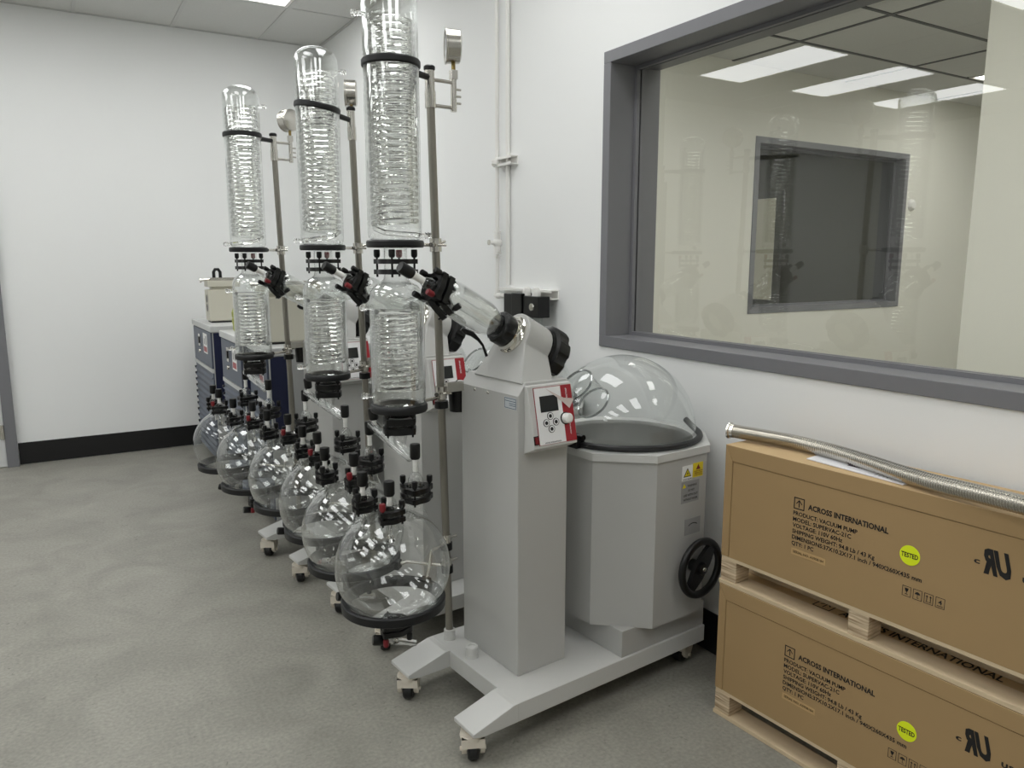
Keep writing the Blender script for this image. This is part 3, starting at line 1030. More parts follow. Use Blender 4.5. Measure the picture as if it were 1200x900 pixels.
    obj('holder_cup', lambda: (lambda m: (m.lathe([(0, 0), (0.028, 0), (0.033, 0.075), (0.036, 0.078), (0.036, 0.084), (0.031, 0.084), (0.026, 0.01), (0, 0.01)], 24, Matrix.Translation((0.01, 0.187, 0.925))), m)[-1])(MB()), 'black_plastic', t, key='cup')
    # flask rings on the pole
    for q, (fx, fy, fr) in enumerate(cfg['flasks']):
        c = Vector((fx, fy, 0.0))
        rg = obj('flask_ring', lambda: MB().lathe([(0.130, 0.384), (0.150, 0.382), (0.155, 0.385), (0.156, 0.408), (0.152, 0.412), (0.143, 0.411), (0.134, 0.402), (0.129, 0.390), (0.130, 0.384)], 56), 'dark_ring', t, key='fring', loc=c)
        zp = 0.49 if q == 0 else 0.41
        p = pole_at(zp); d = Vector((p.x - fx, p.y - fy, 0)); d.normalize()
        a = Vector((d.x * 0.148, d.y * 0.148, 0.397))
        pl = Vector((p.x - fx, p.y - fy, zp))
        mid = Vector((d.x * 0.19, d.y * 0.19, zp))
        m = MB(); m.tube([a, a + Vector((d.x * 0.012, d.y * 0.012, 0.004)), (a + mid) / 2 + Vector((d.x * .01, d.y * .01, 0)), mid, pl], 0.0058, 10)
        obj('ring_rod', m, 'steel', rg)
        m = MB(); Md = axis_M(a - d * 0.012, d); m.box(-0.016, 0.016, -0.014, 0.014, 0, 0.03, Md)
        obj('rod_block', m, 'dark_ring', rg)
        obj('pole_clamp', (lambda zz: (lambda: (lambda m: (m.cyl(pole_at(zz - 0.022), pole_at(zz + 0.002), 0.0195, n=20), m)[-1])(MB())))(zp), 'black_plastic', t, key=('pcl', zp))
        obj('clamp_handle', (lambda zz: (lambda: (lambda m: (m.cyl(pole_at(zz) + Vector((-0.03, -0.01, 0.018)), pole_at(zz) + Vector((0.035, -0.005, 0.02)), 0.0045, n=10), m.cyl(pole_at(zz + 0.002), pole_at(zz + 0.03), 0.016, n=18), m)[-1])(MB())))(zp), 'steel', t, key=('pch', zp))
    return t


TOPZ = 2.150


def upper_condenser(i, cfg, M):
    p = M @ Vector((CX, CY, 0))
    t = thing('coil_condenser', 'tall clear glass coil condenser high on the stand of the ' + cfg['short'], 'condenser',
              (p.x, p.y, 1.40), R(cfg['up']), 'upper glass condensers on the stands')
    def jacket():
        r = 0.0765
        pr = [(0.033, 0.0), (0.0335, 0.012), (0.033, 0.045), (0.036, 0.060), (0.060, 0.064), (0.071, 0.069), (0.0755, 0.080), (r, 0.10), (r, 0.694)]
        for q in range(1, 10):
            a = PI / 2 * q / 9
            pr.append((r * math.cos(a) ** 0.75 if q < 9 else 0, 0.696 + 0.052 * math.sin(a)))
        pr[-1] = (0, 0.748)
        m = MB(); m.lathe(pr, 56)
        m.lathe([(max(0, a - 0.0035) if a > 0 else 0, b - (0.0035 if b > 0.694 else 0)) for a, b in pr[7:]], 56); return m
    obj('outer_tube', jacket, 'glass', t, key='ujacket')
    obj('coil', lambda: helix(0.0605, 0.112, 0.662, 0.0188, 0.0085, 32, 10), 'coil_glass', t, key='ucoil')
    obj('coil_lead', lambda: MB().tube([(0.0605, 0, 0.112), (0.05, -0.03, 0.10), (0.02, -0.045, 0.09), (-0.03, -0.03, 0.085), (-0.06, 0.0, 0.082), (-0.070, 0.008, 0.08)], 0.008, 10), 'coil_glass', t, key='ulead')
    def b1():
        m = MB(); barb(m, (0.074, 0, 0.668), (1, 0, -0.05), 0.032, 0.0075); return m
    def b2():
        m = MB(); barb(m, (-0.074, 0.01, 0.08), (-1, 0.1, 0.0), 0.030, 0.0075); return m
    obj('hose_barb', b1, 'coil_glass', t, key='ubarb1')
    obj('hose_barb', b2, 'coil_glass', t, key='ubarb2')
    return t


T_PT = Vector((-0.205, -0.022, 1.340))


def lower_condenser(i, cfg, M, th):
    p = M @ Vector((CX, CY, 0))
    t = thing('coil_condenser', 'short wide glass coil condenser above the flasks of the ' + cfg['short'], 'condenser',
              (p.x, p.y, 0.80), th, 'lower glass condensers on the stands')
    O = Vector((CX, CY, 0.80))
    def body():
        r = 0.0785
        pr = [(0.030, 0.125), (0.030, 0.160), (0.034, 0.176), (0.060, 0.184), (0.072, 0.190), (0.077, 0.200), (r, 0.215), (r, 0.485), (0.0775, 0.505), (0.073, 0.522), (0.062, 0.538), (0.045, 0.548), (0.036, 0.556), (0.033, 0.568), (0.033, 0.606)]
        m = MB(); m.lathe(pr, 56)
        m.lathe([(a - 0.0035, b) for a, b in pr[4:12]], 56)
        return m
    obj('outer_vessel', body, 'glass', t, key='lbody')
    obj('coil', lambda: helix(0.0655, 0.232, 0.464, 0.0160, 0.0078, 32, 10), 'coil_glass', t, key='lcoil')
    def b1():
        m = MB(); barb(m, (-0.074, 0.03, 0.218), (-1, 0.35, 0), 0.030, 0.008); return m
    def b2():
        m = MB(); barb(m, (-0.074, 0.02, 0.476), (-1, 0.25, 0), 0.030, 0.008); return m
    obj('hose_barb', b1, 'coil_glass', t, key='lbarb1')
    obj('hose_barb', b2, 'coil_glass', t, key='lbarb2')
    obj('inlet_spout', lambda: MB().tube([(-0.01, 0.02, 0.500), (0.02, -0.01, 0.487), (0.05, -0.05, 0.484)], [0.016, 0.017, 0.020], 14, caps=False), 'glass', t, key='lspout')
    # side arm to the vapour tee
    tp = T_PT - O
    def arm():
        m = MB()
        m.tube([(0.02, -0.04, 0.478), (0.04, -0.075, 0.490), (0.062, -0.098, 0.498), (0.075, -0.108, 0.500)], [0.028, 0.027, 0.026, 0.026], 18, caps=False)
        return m
    obj('side_arm', arm, 'glass', t, key='larm')
    flange_clamp(t, (0, 0, 0.592), (0, 0, 1), 0.038, gap=0.016, bolts=4, red=2, a0=0.9, th=0.0135)
    flange_clamp(t, (0, 0, 0.128), (0, 0, 1), 0.035, gap=0.010, bolts=4, red=2, a0=0.35, th=0.019)
    # forked drip tube running to both flask necks
    (fx, fy, fr), (gx, gy, gr) = cfg['flasks']
    def neck(fx, fy, fr):
        a = R(11 + fr)
        return Vector((fx + 0.095 * math.cos(a), fy + 0.095 * math.sin(a), 0)) - Vector((CX, CY, 0))
    n1 = neck(fx, fy, fr); n2 = neck(gx, gy, gr)
    e1 = n1 + Vector((0, 0, 0.015)); e2 = n2 + Vector((0, 0, 0.062))
    m = MB()
    mid = e1 + (e2 - e1) * 0.30
    m.cyl(Vector((0, 0, 0.125)), Vector((mid.x * .55, mid.y * .55, mid.z + 0.03)), 0.027, 0.019, 20, caps=False)
    d = (e2 - e1).normalized()
    m.tube([e1 - d * 0.004, e1 + d * 0.012, e1 + d * 0.03, mid, e2 - d * 0.03, e2 - d * 0.012, e2], [0.008, 0.009, 0.0185, 0.0185, 0.0185, 0.009, 0.008], 18)
    obj('drip_tube', m, 'glass', t)
    m = MB(); m.tube([e1 + d * 0.02 + Vector((0, 0, 0.004)), mid, e2 - d * 0.02], 0.007, 10)
    obj('inner_drip_tube', m, 'glass', t)
    valve_cap(t, e2 - d * 0.05 + Vector((0, 0, 0.012)), Vector((-0.1, 0, 1)), 0.016, 0.040, 0.014)
    return t


def vapour_duct(i, cfg, M, th):
    o = M @ Vector((0.02, -0.02, 0))
    t = thing('vapour_duct', 'sloping glass vapour tube on the head of the ' + cfg['short'], 'glass tube',
              (o.x, o.y, 1.05), th, 'sloping glass vapour tubes')
    O = Vector((0.02, -0.02, 1.05))
    A0 = HC - AX * 0.045 - O
    d = (T_PT - O - A0); L = d.length; d.normalize()
    Md = axis_M(A0, d)
    def duct():
        m = MB()
        pr = [(0.024, -0.03), (0.025, 0.005), (0.034, 0.03), (0.050, 0.075), (0.052, 0.095), (0.052, L - 0.085), (0.049, L - 0.068), (0.040, L - 0.055), (0.026, L - 0.048), (0.021, L - 0.042), (0.020, L - 0.02)]
        m.lathe(pr, 40, Md)
        m.lathe([(a - 0.004, b) for a, b in pr[2:8]], 40, Md); return m
    obj('outer_tube', duct, 'glass', t, key='duct')
    def inner():
        m = MB()
        m.lathe([(0.017, -0.035), (0.017, L - 0.085), (0.021, L - 0.075), (0.021, L - 0.05)], 24, Md)
        m.lathe([(0.021, 0.05), (0.0225, 0.055), (0.0225, 0.10), (0.021, 0.105)], 24, Md)
        return m
    obj('inner_tube', inner, 'glass', t, key='ductin')
    flange_clamp(t, A0 + d * (L - 0.022), d, 0.031, gap=0.008, bolts=4, red=3, a0=0.9, th=0.017)
    # tee body, feed valve, branch to the condenser arm
    tp = A0 + d * L
    def tee():
        m = MB()
        m.lathe([(0.020, -0.02), (0.020, 0.012), (0.014, 0.026), (0.010, 0.034), (0.010, 0.046)], 24, axis_M(tp, d)); return m
    obj('tee', tee, 'glass', t, key='tee')
    br = (Vector((CX, CY, 0)) + Vector((0.075, -0.108, 1.300)) - O)
    m = lambda: MB().tube([tp - d * 0.03, tp * 0.5 + br * 0.5 + Vector((0.012, -0.006, 0)), br], [0.017, 0.021, 0.024], 18, caps=False)
    obj('branch', m, 'glass', t, key='branch')
    flange_clamp(t, br + Vector((0.002, -0.004, -0.002)), Vector((0.55, -0.55, 0.50)), 0.031, gap=0.008, bolts=3, red=9, a0=0.2, th=0.016)
    valve_cap(t, tp + d * 0.036, d, 0.0165, 0.043, 0.034, 0.0105, 'feed_valve')
    return t


def receiver_flask(i, q, cfg, M, th):
    fx, fy, fr = cfg['flasks'][q]
    p = M @ Vector((fx, fy, 0))
    lab = 'round glass flask at the foot of the ' + cfg['short'] + [', nearer the cartons', ', nearer the chillers'][q]
    t = thing('receiving_flask', lab, 'glass flask', (p.x, p.y, 0), th + R(fr), 'round glass receiving flasks')
    rs, zc = 0.171, 0.510
    necks = [(R(11), 0.095, 0.024, 0.700, 'main'), (R(240), 0.080, 0.0165, 0.690, 'small'), (R(133), 0.088, 0.0165, 0.690, 'small')]
    def bulb():
        m = MB()
        n = 40
        prof = [(rs * math.sin(PI * k / n), zc - rs * math.cos(PI * k / n)) for k in range(n + 1)]
        prof = [(0.018, 0.300), (0.018, 0.335), (0.022, 0.3405)] + [q_ for q_ in prof if q_[0] > 0.03 or q_[1] > zc]
        prof[-1] = (0, zc + rs)
        m.lathe(prof, 72)
        for (a, rr, nr, zt, kd) in necks:
            x, y = rr * math.cos(a), rr * math.sin(a)
            zb = zc + math.sqrt(rs * rs - rr * rr)
            m.lathe([(nr * 1.55, zb - 0.012), (nr * 1.2, zb + 0.003), (nr, zb + 0.014), (nr, zt)], 28, Matrix.Translation((x, y, 0)))
        return m
    obj('bulb', bulb, 'glass', t, key='bulb')
    for (a, rr, nr, zt, kd) in necks:
        x, y = rr * math.cos(a), rr * math.sin(a)
        if kd == 'main':
            flange_clamp(t, (x, y, zt + 0.012), (0, 0, 1), 0.031, gap=0.014, bolts=3, red=9, a0=1.0, th=0.015, name='neck_clamp')
            def bell():
                m = MB()
                m.lathe([(0.024, zt), (0.0245, 0.742), (0.0225, 0.757), (0.017, 0.768), (0.010, 0.776), (0.009, 0.800)], 28, Matrix.Translation((x, y, 0)))
                m.lathe([(0, 0.735), (0.012, 0.735), (0.013, 0.75), (0.010, 0.757), (0, 0.757)], 20, Matrix.Translation((x, y, 0)))
                return m
            obj('bell_adapter', bell, 'glass', t, key='bell')
            valve_cap(t, (x, y, 0.786), (0, 0, 1), 0.0155, 0.045, 0.034, 0.0080)
        else:
            flange_clamp(t, (x, y, zt + 0.002), (0, 0, 1), 0.019, gap=0.009, bolts=3, red=(1 if a > 3 else 9), a0=a + 0.5, th=0.013, name='neck_clamp')
            def ad():
                m = MB(); m.lathe([(0.0165, zt), (0.016, 0.715), (0.010, 0.724), (0.0085, 0.735)], 20, Matrix.Translation((x, y, 0)))
                barb(m, (x + 0.009 * math.cos(a + 1.2), y + 0.009 * math.sin(a + 1.2), 0.718), (math.cos(a + 1.2), math.sin(a + 1.2), 0.15), 0.03, 0.0055)
                m.tube([(x, y, 0.69), (x, y, 0.64), (x * .95, y * .95, 0.615)], [0.006, 0.006, 0.013], 12)
                return m
            obj('neck_adapter', ad, 'coil_glass', t, key=('ad', round(a, 2)))
            valve_cap(t, (x, y, 0.728), (0, 0, 1), 0.0155, 0.041, 0.024, 0.0078)
    flange_clamp(t, (0, 0, 0.316), (0, 0, -1), 0.029, gap=0.006, bolts=3, red=0, a0=-0.5, th=0.016, name='drain_clamp')
    def drain():
        m = MB(); m.lathe([(0.018, 0.306), (0.017, 0.286), (0.012, 0.274), (0.012, 0.262), (0, 0.258)], 20)
        m.tube([(-0.01, 0.004, 0.268), (0.025, -0.012, 0.262), (0.06, -0.026, 0.252)], [0.0105, 0.0105, 0.0085], 12)
        return m
    obj('drain_valve', drain, 'coil_glass', t, key='drain')
    valve_cap(t, (-0.010, 0.004, 0.270), (-0.93, 0.30, 0.16), 0.0155, 0.042, 0.014, 0.0085, 'drain_valve')
    return t


def splash_dome(i, cfg, M, th):
    o = M @ Vector((0.55, -0.02, 0))
    t = thing('splash_cover', 'clear plastic dome over the bath of the ' + cfg['short'], 'dome cover', (o.x, o.y, 0.815), th, 'clear dome covers over the baths')
    rd, hd = 0.252, 0.258
    def dome():
        m = MB(); n = 28
        prof = [(0.262, 0.004), (0.258, 0.010)] + [(rd * math.cos(PI / 2 * k / n), 0.016 + hd * math.sin(PI / 2 * k / n)) for k in range(n + 1)]
        prof[-1] = (0, 0.016 + hd)
        m.lathe(prof, 72); return m
    obj('dome', dome, 'acrylic', t, key='dome')
    nd = Vector((-0.74, 0, 0.67))
    def noz():
        m = MB(); M_ = axis_M((0, 0, 0.0), nd)
        m.lathe([(0.062, 0.285), (0.059, 0.283), (0.059, 0.185)], 40, M_); return m
    obj('nozzle', noz, 'acrylic', t, key='noz')
    obj('nozzle_rim', lambda: MB().lathe([(0.060 + 0.004 * math.cos(2 * PI * q / 8), 0.285 + 0.004 * math.sin(2 * PI * q / 8)) for q in range(9)], 40, axis_M((0, 0, 0), nd)), 'acrylic_edge', t, key='nozrim')
    obj('nozzle_seam', lambda: MB().lathe([(0.059 + 0.004 * math.cos(2 * PI * q / 8), 0.183 + 0.004 * math.sin(2 * PI * q / 8)) for q in range(9)], 40, axis_M((0, 0, 0), nd)), 'acrylic_edge', t, key='nozseam')
    def hose():
        m = MB()
        pts = []
        for q in range(61):
            a = R(-165 + 150 * q / 60)
            pts.append((0.268 * math.cos(a) * (0.97 if True else 1), 0.268 * math.sin(a), 0.0095 + (0.02 * max(0, (q - 52) / 8.0) ** 2)))
        m.tube(pts, 0.0105, 10); return m
    obj('rim_hose', hose, 'black_rubber', t, key='rimhose', label='black rubber hose around the rim')
    def hinge():
        m = MB(); a = R(-168); c = Vector((0.262 * math.cos(a), 0.262 * math.sin(a), 0.012))
        m.box(c.x - 0.02, c.x + 0.015, c.y - 0.022, c.y + 0.022, 0.0, 0.034); m.cyl(c + Vector((0.004, -0.03, 0.022)), c + Vector((0.004, 0.03, 0.022)), 0.010, n=14); return m
    obj('hinge', hinge, 'black_plastic', t, key='domehinge')
    return t


for i, cfg in enumerate(MACH):
    th = R(cfg['th'])
    M = Matrix.Translation((cfg['o'][0], cfg['o'][1], 0)) @ Matrix.Rotation(th, 4, 'Z')
    evaporator(i, cfg)
    upper_condenser(i, cfg, M)
    lower_condenser(i, cfg, M, th)
    vapour_duct(i, cfg, M, th)
    for q in (0, 1):
        receiver_flask(i, q, cfg, M, th)
    splash_dome(i, cfg, M, th)


# ------------------------------------------------------------------ chillers and pumps in the back corner
def chiller(y0, y1, x0, depth, top, label):
    w = y1 - y0
    t = thing('chiller', label, 'chiller', (x0, y0, 0), 0, 'blue and grey chillers in the corner')
    zs = top * 0.70
    m = MB()
    m.box(0.0, depth, 0.0, 0.018, 0.05, top - 0.04); m.box(0.0, depth, w - 0.018, w, 0.05, top - 0.04)
    m.box(0.012, depth, 0.018, w - 0.018, 0.05, top - 0.04)
    obj('cabinet', m, 'chiller_side', t)
    obj('cap', MB().prism([(-0.014, -0.008), (depth, -0.008), (depth, w + 0.008), (-0.014, w + 0.008)], top - 0.04, top), 'chiller_cap', t, bevel=0.004)
    obj('control_door', MB().box(-0.010, 0.012, 0.022, w - 0.022, zs + 0.012, top - 0.044), 'chiller_slate', t, bevel=0.003)
    obj('grille', MB().box(-0.006, 0.012, 0.022, w - 0.022, 0.07, zs - 0.02), 'chiller_slate', t, bevel=0.003)
    obj('trim_strip', MB().box(-0.011, 0.0, 0.018, w - 0.018, zs - 0.016, zs + 0.008), 'chiller_cap', t)
    nl = 13
    for k in range(nl):
        z = 0.10 + (zs - 0.15) * k / (nl - 1)
        obj('louvre', lambda: MB().prism([(-0.004, 0), (-0.016, -0.012), (-0.016, -0.008), (-0.004, 0.010)], 0.03, w - 0.03, 'y'), 'chiller_slate', t, key=('louv', round(w, 3)), loc=(0, 0, z))
        obj('slot', lambda: MB().box(-0.0145, -0.004, w - 0.046, w - 0.03, -0.004, 0.008), 'black_plastic', t, key=('slot', round(w, 3)), loc=(-0.004, 0, z))
    obj('side_panel', MB().box(0.004, 0.085, -0.002, 0.0, 0.45, top - 0.045), 'chiller_navy', t)
    d = MB(); d.box(-0.014, -0.010, w * .58, w * .68, top - 0.17, top - 0.085)
    obj('switch_plate', d, 'steel', t)
    obj('switch', MB().box(-0.020, -0.014, w * .605, w * .655, top - 0.15, top - 0.105), 'black_plastic', t)
    obj('drain_port', MB().lathe([(0, 0.012), (0.012, 0.01), (0.014, 0)], 14, axis_M((-0.010, w * .63, top - 0.205), (-1, 0, 0))), 'steel', t)
    l = obj('label_plate', MB().box(-0.0115, -0.010, w * .22, w * .42, top - 0.20, top - 0.065), 'sticker_white', t)
    m = MB(); m.box(-0.0122, -0.0114, w * .24, w * .40, top - 0.19, top - 0.155)
    obj('print', m, 'panel_red', l)
    m = MB(); m.box(-0.0122, -0.0114, w * .25, w * .30, top - 0.14, top - 0.08); m.box(-0.0122, -0.0114, w * .34, w * .38, top - 0.14, top - 0.10)
    obj('print', m, 'plate_grey', l)
    for (a, b) in ((0.06, 0.06), (0.06, w - 0.06), (depth - 0.06, 0.06), (depth - 0.06, w - 0.06)):
        obj('foot', lambda: MB().cyl((0, 0, 0), (0, 0, 0.052), 0.02, n=12), 'black_rubber', t, key='chfoot', loc=(a, b, 0))
    return t


chiller(5.24, 5.98, 0.868, 0.62, 0.985, 'slate blue chiller with grey cap against the back wall, the small pump box on it')
chiller(4.33, 4.93, 0.870, 0.62, 0.985, 'slate blue chiller standing between two other chillers')
ch3 = chiller(3.86, 4.30, 0.900, 0.66, 0.975, 'slate blue chiller nearest the glass flasks, a wide beige pump box on it')
gm = MB(); gm.lathe([(0.030, 0), (0.034, 0.006), (0.034, 0.014), (0.028, 0.016), (0.028, 0.008), (0, 0.008)], 28, axis_M((0.205, 0.0, 0.73), (0, -1, 0)))
gd = obj('pressure_dial', gm, 'steel', ch3)
obj('dial_face', MB().lathe([(0, 0.009), (0.028, 0.009)], 28, axis_M((0.205, 0.0, 0.73), (0, -1, 0))), 'chiller_navy', gd)
for k in range(8):
    obj('vent_slot', lambda: MB().box(0, 0.03, -0.002, 0.0, 0, 0.008), 'black_plastic', ch3, key='vslot', loc=(0.19, 0, 0.45 + 0.022 * k))


def pump_box(x, y, z, w, d, h_, label, rz=0):
    t = thing('vacuum_pump', label, 'pump', (x, y, z), rz, 'beige pump boxes on the chillers')
    obj('case', MB().box(0, w, 0, d, 0.012, h_), 'beige_enamel', t, bevel=0.006)
    obj('base', MB().box(0.012, w - 0.012, 0.012, d - 0.012, 0.0, 0.012), 'black_rubber', t)
    obj('neck', MB().box(0.03, w - 0.01, 0.02, d - 0.02, h_, h_ + 0.02), 'beige_enamel', t)
    obj('head', MB().box(0.0, w + 0.02, 0.0, d, h_ + 0.02, h_ + 0.062), 'beige_enamel', t, bevel=0.004)
    obj('top_plate', MB().box(0.02, w + 0.02, 0.02, d - 0.02, h_ + 0.062, h_ + 0.082), 'steel', t)
    m = MB(); m.tube([(0.055, d / 2, h_ + 0.07), (0.055, d / 2, h_ + 0.12), (0.065, d / 2, h_ + 0.138), (0.085, d / 2, h_ + 0.138), (0.097, d / 2, h_ + 0.12), (0.097, d / 2, h_ + 0.07)], 0.011, 10)
    obj('handle', m, 'black_plastic', t)
    m = MB(); m.cyl((0.03, d * .3, h_ + 0.072), (-0.035, d * .3, h_ + 0.066), 0.009, n=12); m.cyl((-0.035, d * .3, h_ + 0.066), (-0.045, d * .3, h_ + 0.065), 0.016, n=14)
    obj('inlet_port', m, 'chrome', t)
    m = MB()
    for zz in (0.10, 0.16):
        m.lathe([(0, 0.002), (0.028, 0.002)], 20, axis_M((0, d * .45, h_ * zz / 0.22), (-1, 0, 0)))
    obj('vent', m, 'black_plastic', t)
    return t


pump_box(0.905, 5.52, 0.985, 0.19, 0.15, 0.225, 'beige pump box with black handle and steel port, on the chiller against the back wall')
pump_box(0.915, 4.02, 0.975, 0.29, 0.15, 0.245, 'wide beige pump box behind the glass vapour tube of the last evaporator')
t = thing('oil_bottle', 'small yellow green ribbed bottle on the middle chiller', 'bottle', (0.955, 4.84, 0.985))
obj('body', MB().lathe([(0, 0), (0.03, 0), (0.033, 0.01), (0.033, 0.035), (0.036, 0.05), (0.036, 0.075), (0.032, 0.08), (0.036, 0.088), (0.036, 0.115), (0.032, 0.12), (0.03, 0.13), (0.016, 0.145), (0.016, 0.15), (0, 0.15)], 20), 'green_plastic', t)
obj('bottle_cap', MB().cyl((0, 0, 0.15), (0, 0, 0.172), 0.018, n=16), 'green_plastic', t)

# ------------------------------------------------------------------ air line on the right wall
t = thing('air_line', 'white plastic pipe run with ball valve and wall brackets on the right wall', 'pipe', (XW, 3.3, 1.2))
PX = -0.032
m = MB(); m.tube([(PX, 0.025, 1.849), (PX, 0.025, 0.08), (PX, 0.025, 0.047), (PX, 0.013, 0.040), (PX, -0.02, 0.037), (PX, -0.16, 0.037)], 0.010, 12)
obj('pipe', m, 'white_plastic', t)
m = MB()
m.cyl((PX, 0.025, 0.02), (PX, 0.025, 0.075), 0.014, n=14); m.cyl((PX, 0.04, 0.037), (PX, -0.02, 0.037), 0.014, n=14); m.cyl((PX, -0.09, 0.037), (PX, -0.11, 0.037), 0.015, n=14)
obj('elbow', m, 'white_plastic', t)
m = MB(); m.cyl((PX, 0.025, 0.25), (PX, 0.025, 0.34), 0.017, n=16); m.sphere((PX, 0.025, 0.295), 0.024, 10); m.cyl((PX, 0.025, 0.295), (PX - 0.04, 0.035, 0.297), 0.009, n=10)
for z in (0.225, 0.24, 0.345): m.cyl((PX, 0.025, z), (PX, 0.025, z + 0.007), 0.019, n=16)
vv = obj('ball_valve', m, 'white_plastic', t)
m = MB(); m.cyl((PX - 0.038, 0.035, 0.297), (PX - 0.046, 0.036, 0.297), 0.013, n=14)
obj('valve_knob', m, 'steel', vv)
m = MB(); m.tube([(-0.012, -0.045, 1.849), (-0.012, -0.045, 0.09)], 0.011, 10)
obj('conduit', m, 'white_plastic', t)


def channel(y0, y1, z0, name):
    m = MB()
    m.box(-0.042, 0.0, y0, y1, z0, z0 + 0.004); m.box(-0.042, 0.0, y0, y1, z0 + 0.038, z0 + 0.042); m.box(-0.004, 0.0, y0, y1, z0 + 0.004, z0 + 0.038)
    m.box(-0.042, -0.038, y0, y1, z0 + 0.004, z0 + 0.012); m.box(-0.042, -0.038, y0, y1, z0 + 0.03, z0 + 0.038)
    return obj(name, m, 'white_plastic', t)


channel(-0.12, 0.045, 0.66, 'strut_bracket')
m = MB(); m.cyl((PX - 0.01, 0.025, 0.672), (PX - 0.01, 0.025, 0.69), 0.02, n=14); m.box(-0.05, -0.03, 0.0, 0.05, 0.668, 0.694)
obj('pipe_clip', m, 'white_plastic', t)
channel(-0.47, -0.0, 0.035, 'strut_rail')
# regulator
t = thing('air_regulator', 'black filter regulator block with clear bowl at the end of the white pipe', 'regulator', (XW, 3.0, 1.15))
m = MB(); m.box(-0.105, -0.043, 0.065, 0.14, 0.0, 0.105); m.box(-0.112, -0.043, -0.03, 0.06, -0.03, 0.11); m.box(-0.105, -0.043, -0.165, -0.035, 0.005, 0.10)
obj('body', m, 'black_plastic', t, bevel=0.004)
m = MB(); m.cyl((-0.075, 0.015, -0.03), (-0.075, 0.015, -0.09), 0.034, n=20)
obj('lower_housing', m, 'black_plastic', t)
m = MB(); m.lathe([(0.03, 0.005), (0.03, -0.06), (0.024, -0.085), (0, -0.09)], 20, Matrix.Translation((-0.075, -0.10, 0)))
obj('bowl', m, 'acrylic', t)
m = MB(); m.lathe([(0, 0.006), (0.016, 0.005), (0.018, 0)], 18, axis_M((-0.105, -0.11, 0.052), (-1, 0, 0)))
obj('port_plug', m, 'steel', t)
for yy in (-0.02, -0.10):
    obj('top_fitting', lambda: MB().lathe([(0, 0.038), (0.015, 0.036), (0.02, 0.02), (0.02, 0)], 16), 'white_plastic', t, key='tf', loc=(-0.075, yy, 0.10 if yy > -0.05 else 0.10))

# ------------------------------------------------------------------ cartons on pallets
BF = Vector((1.679, 1.557, 0)); bth = R(3.4)
# local: x towards the wall (depth), y towards far end (0 = far end, negative = near), z up
BW, BL, BH = 0.205, 0.94, 0.34


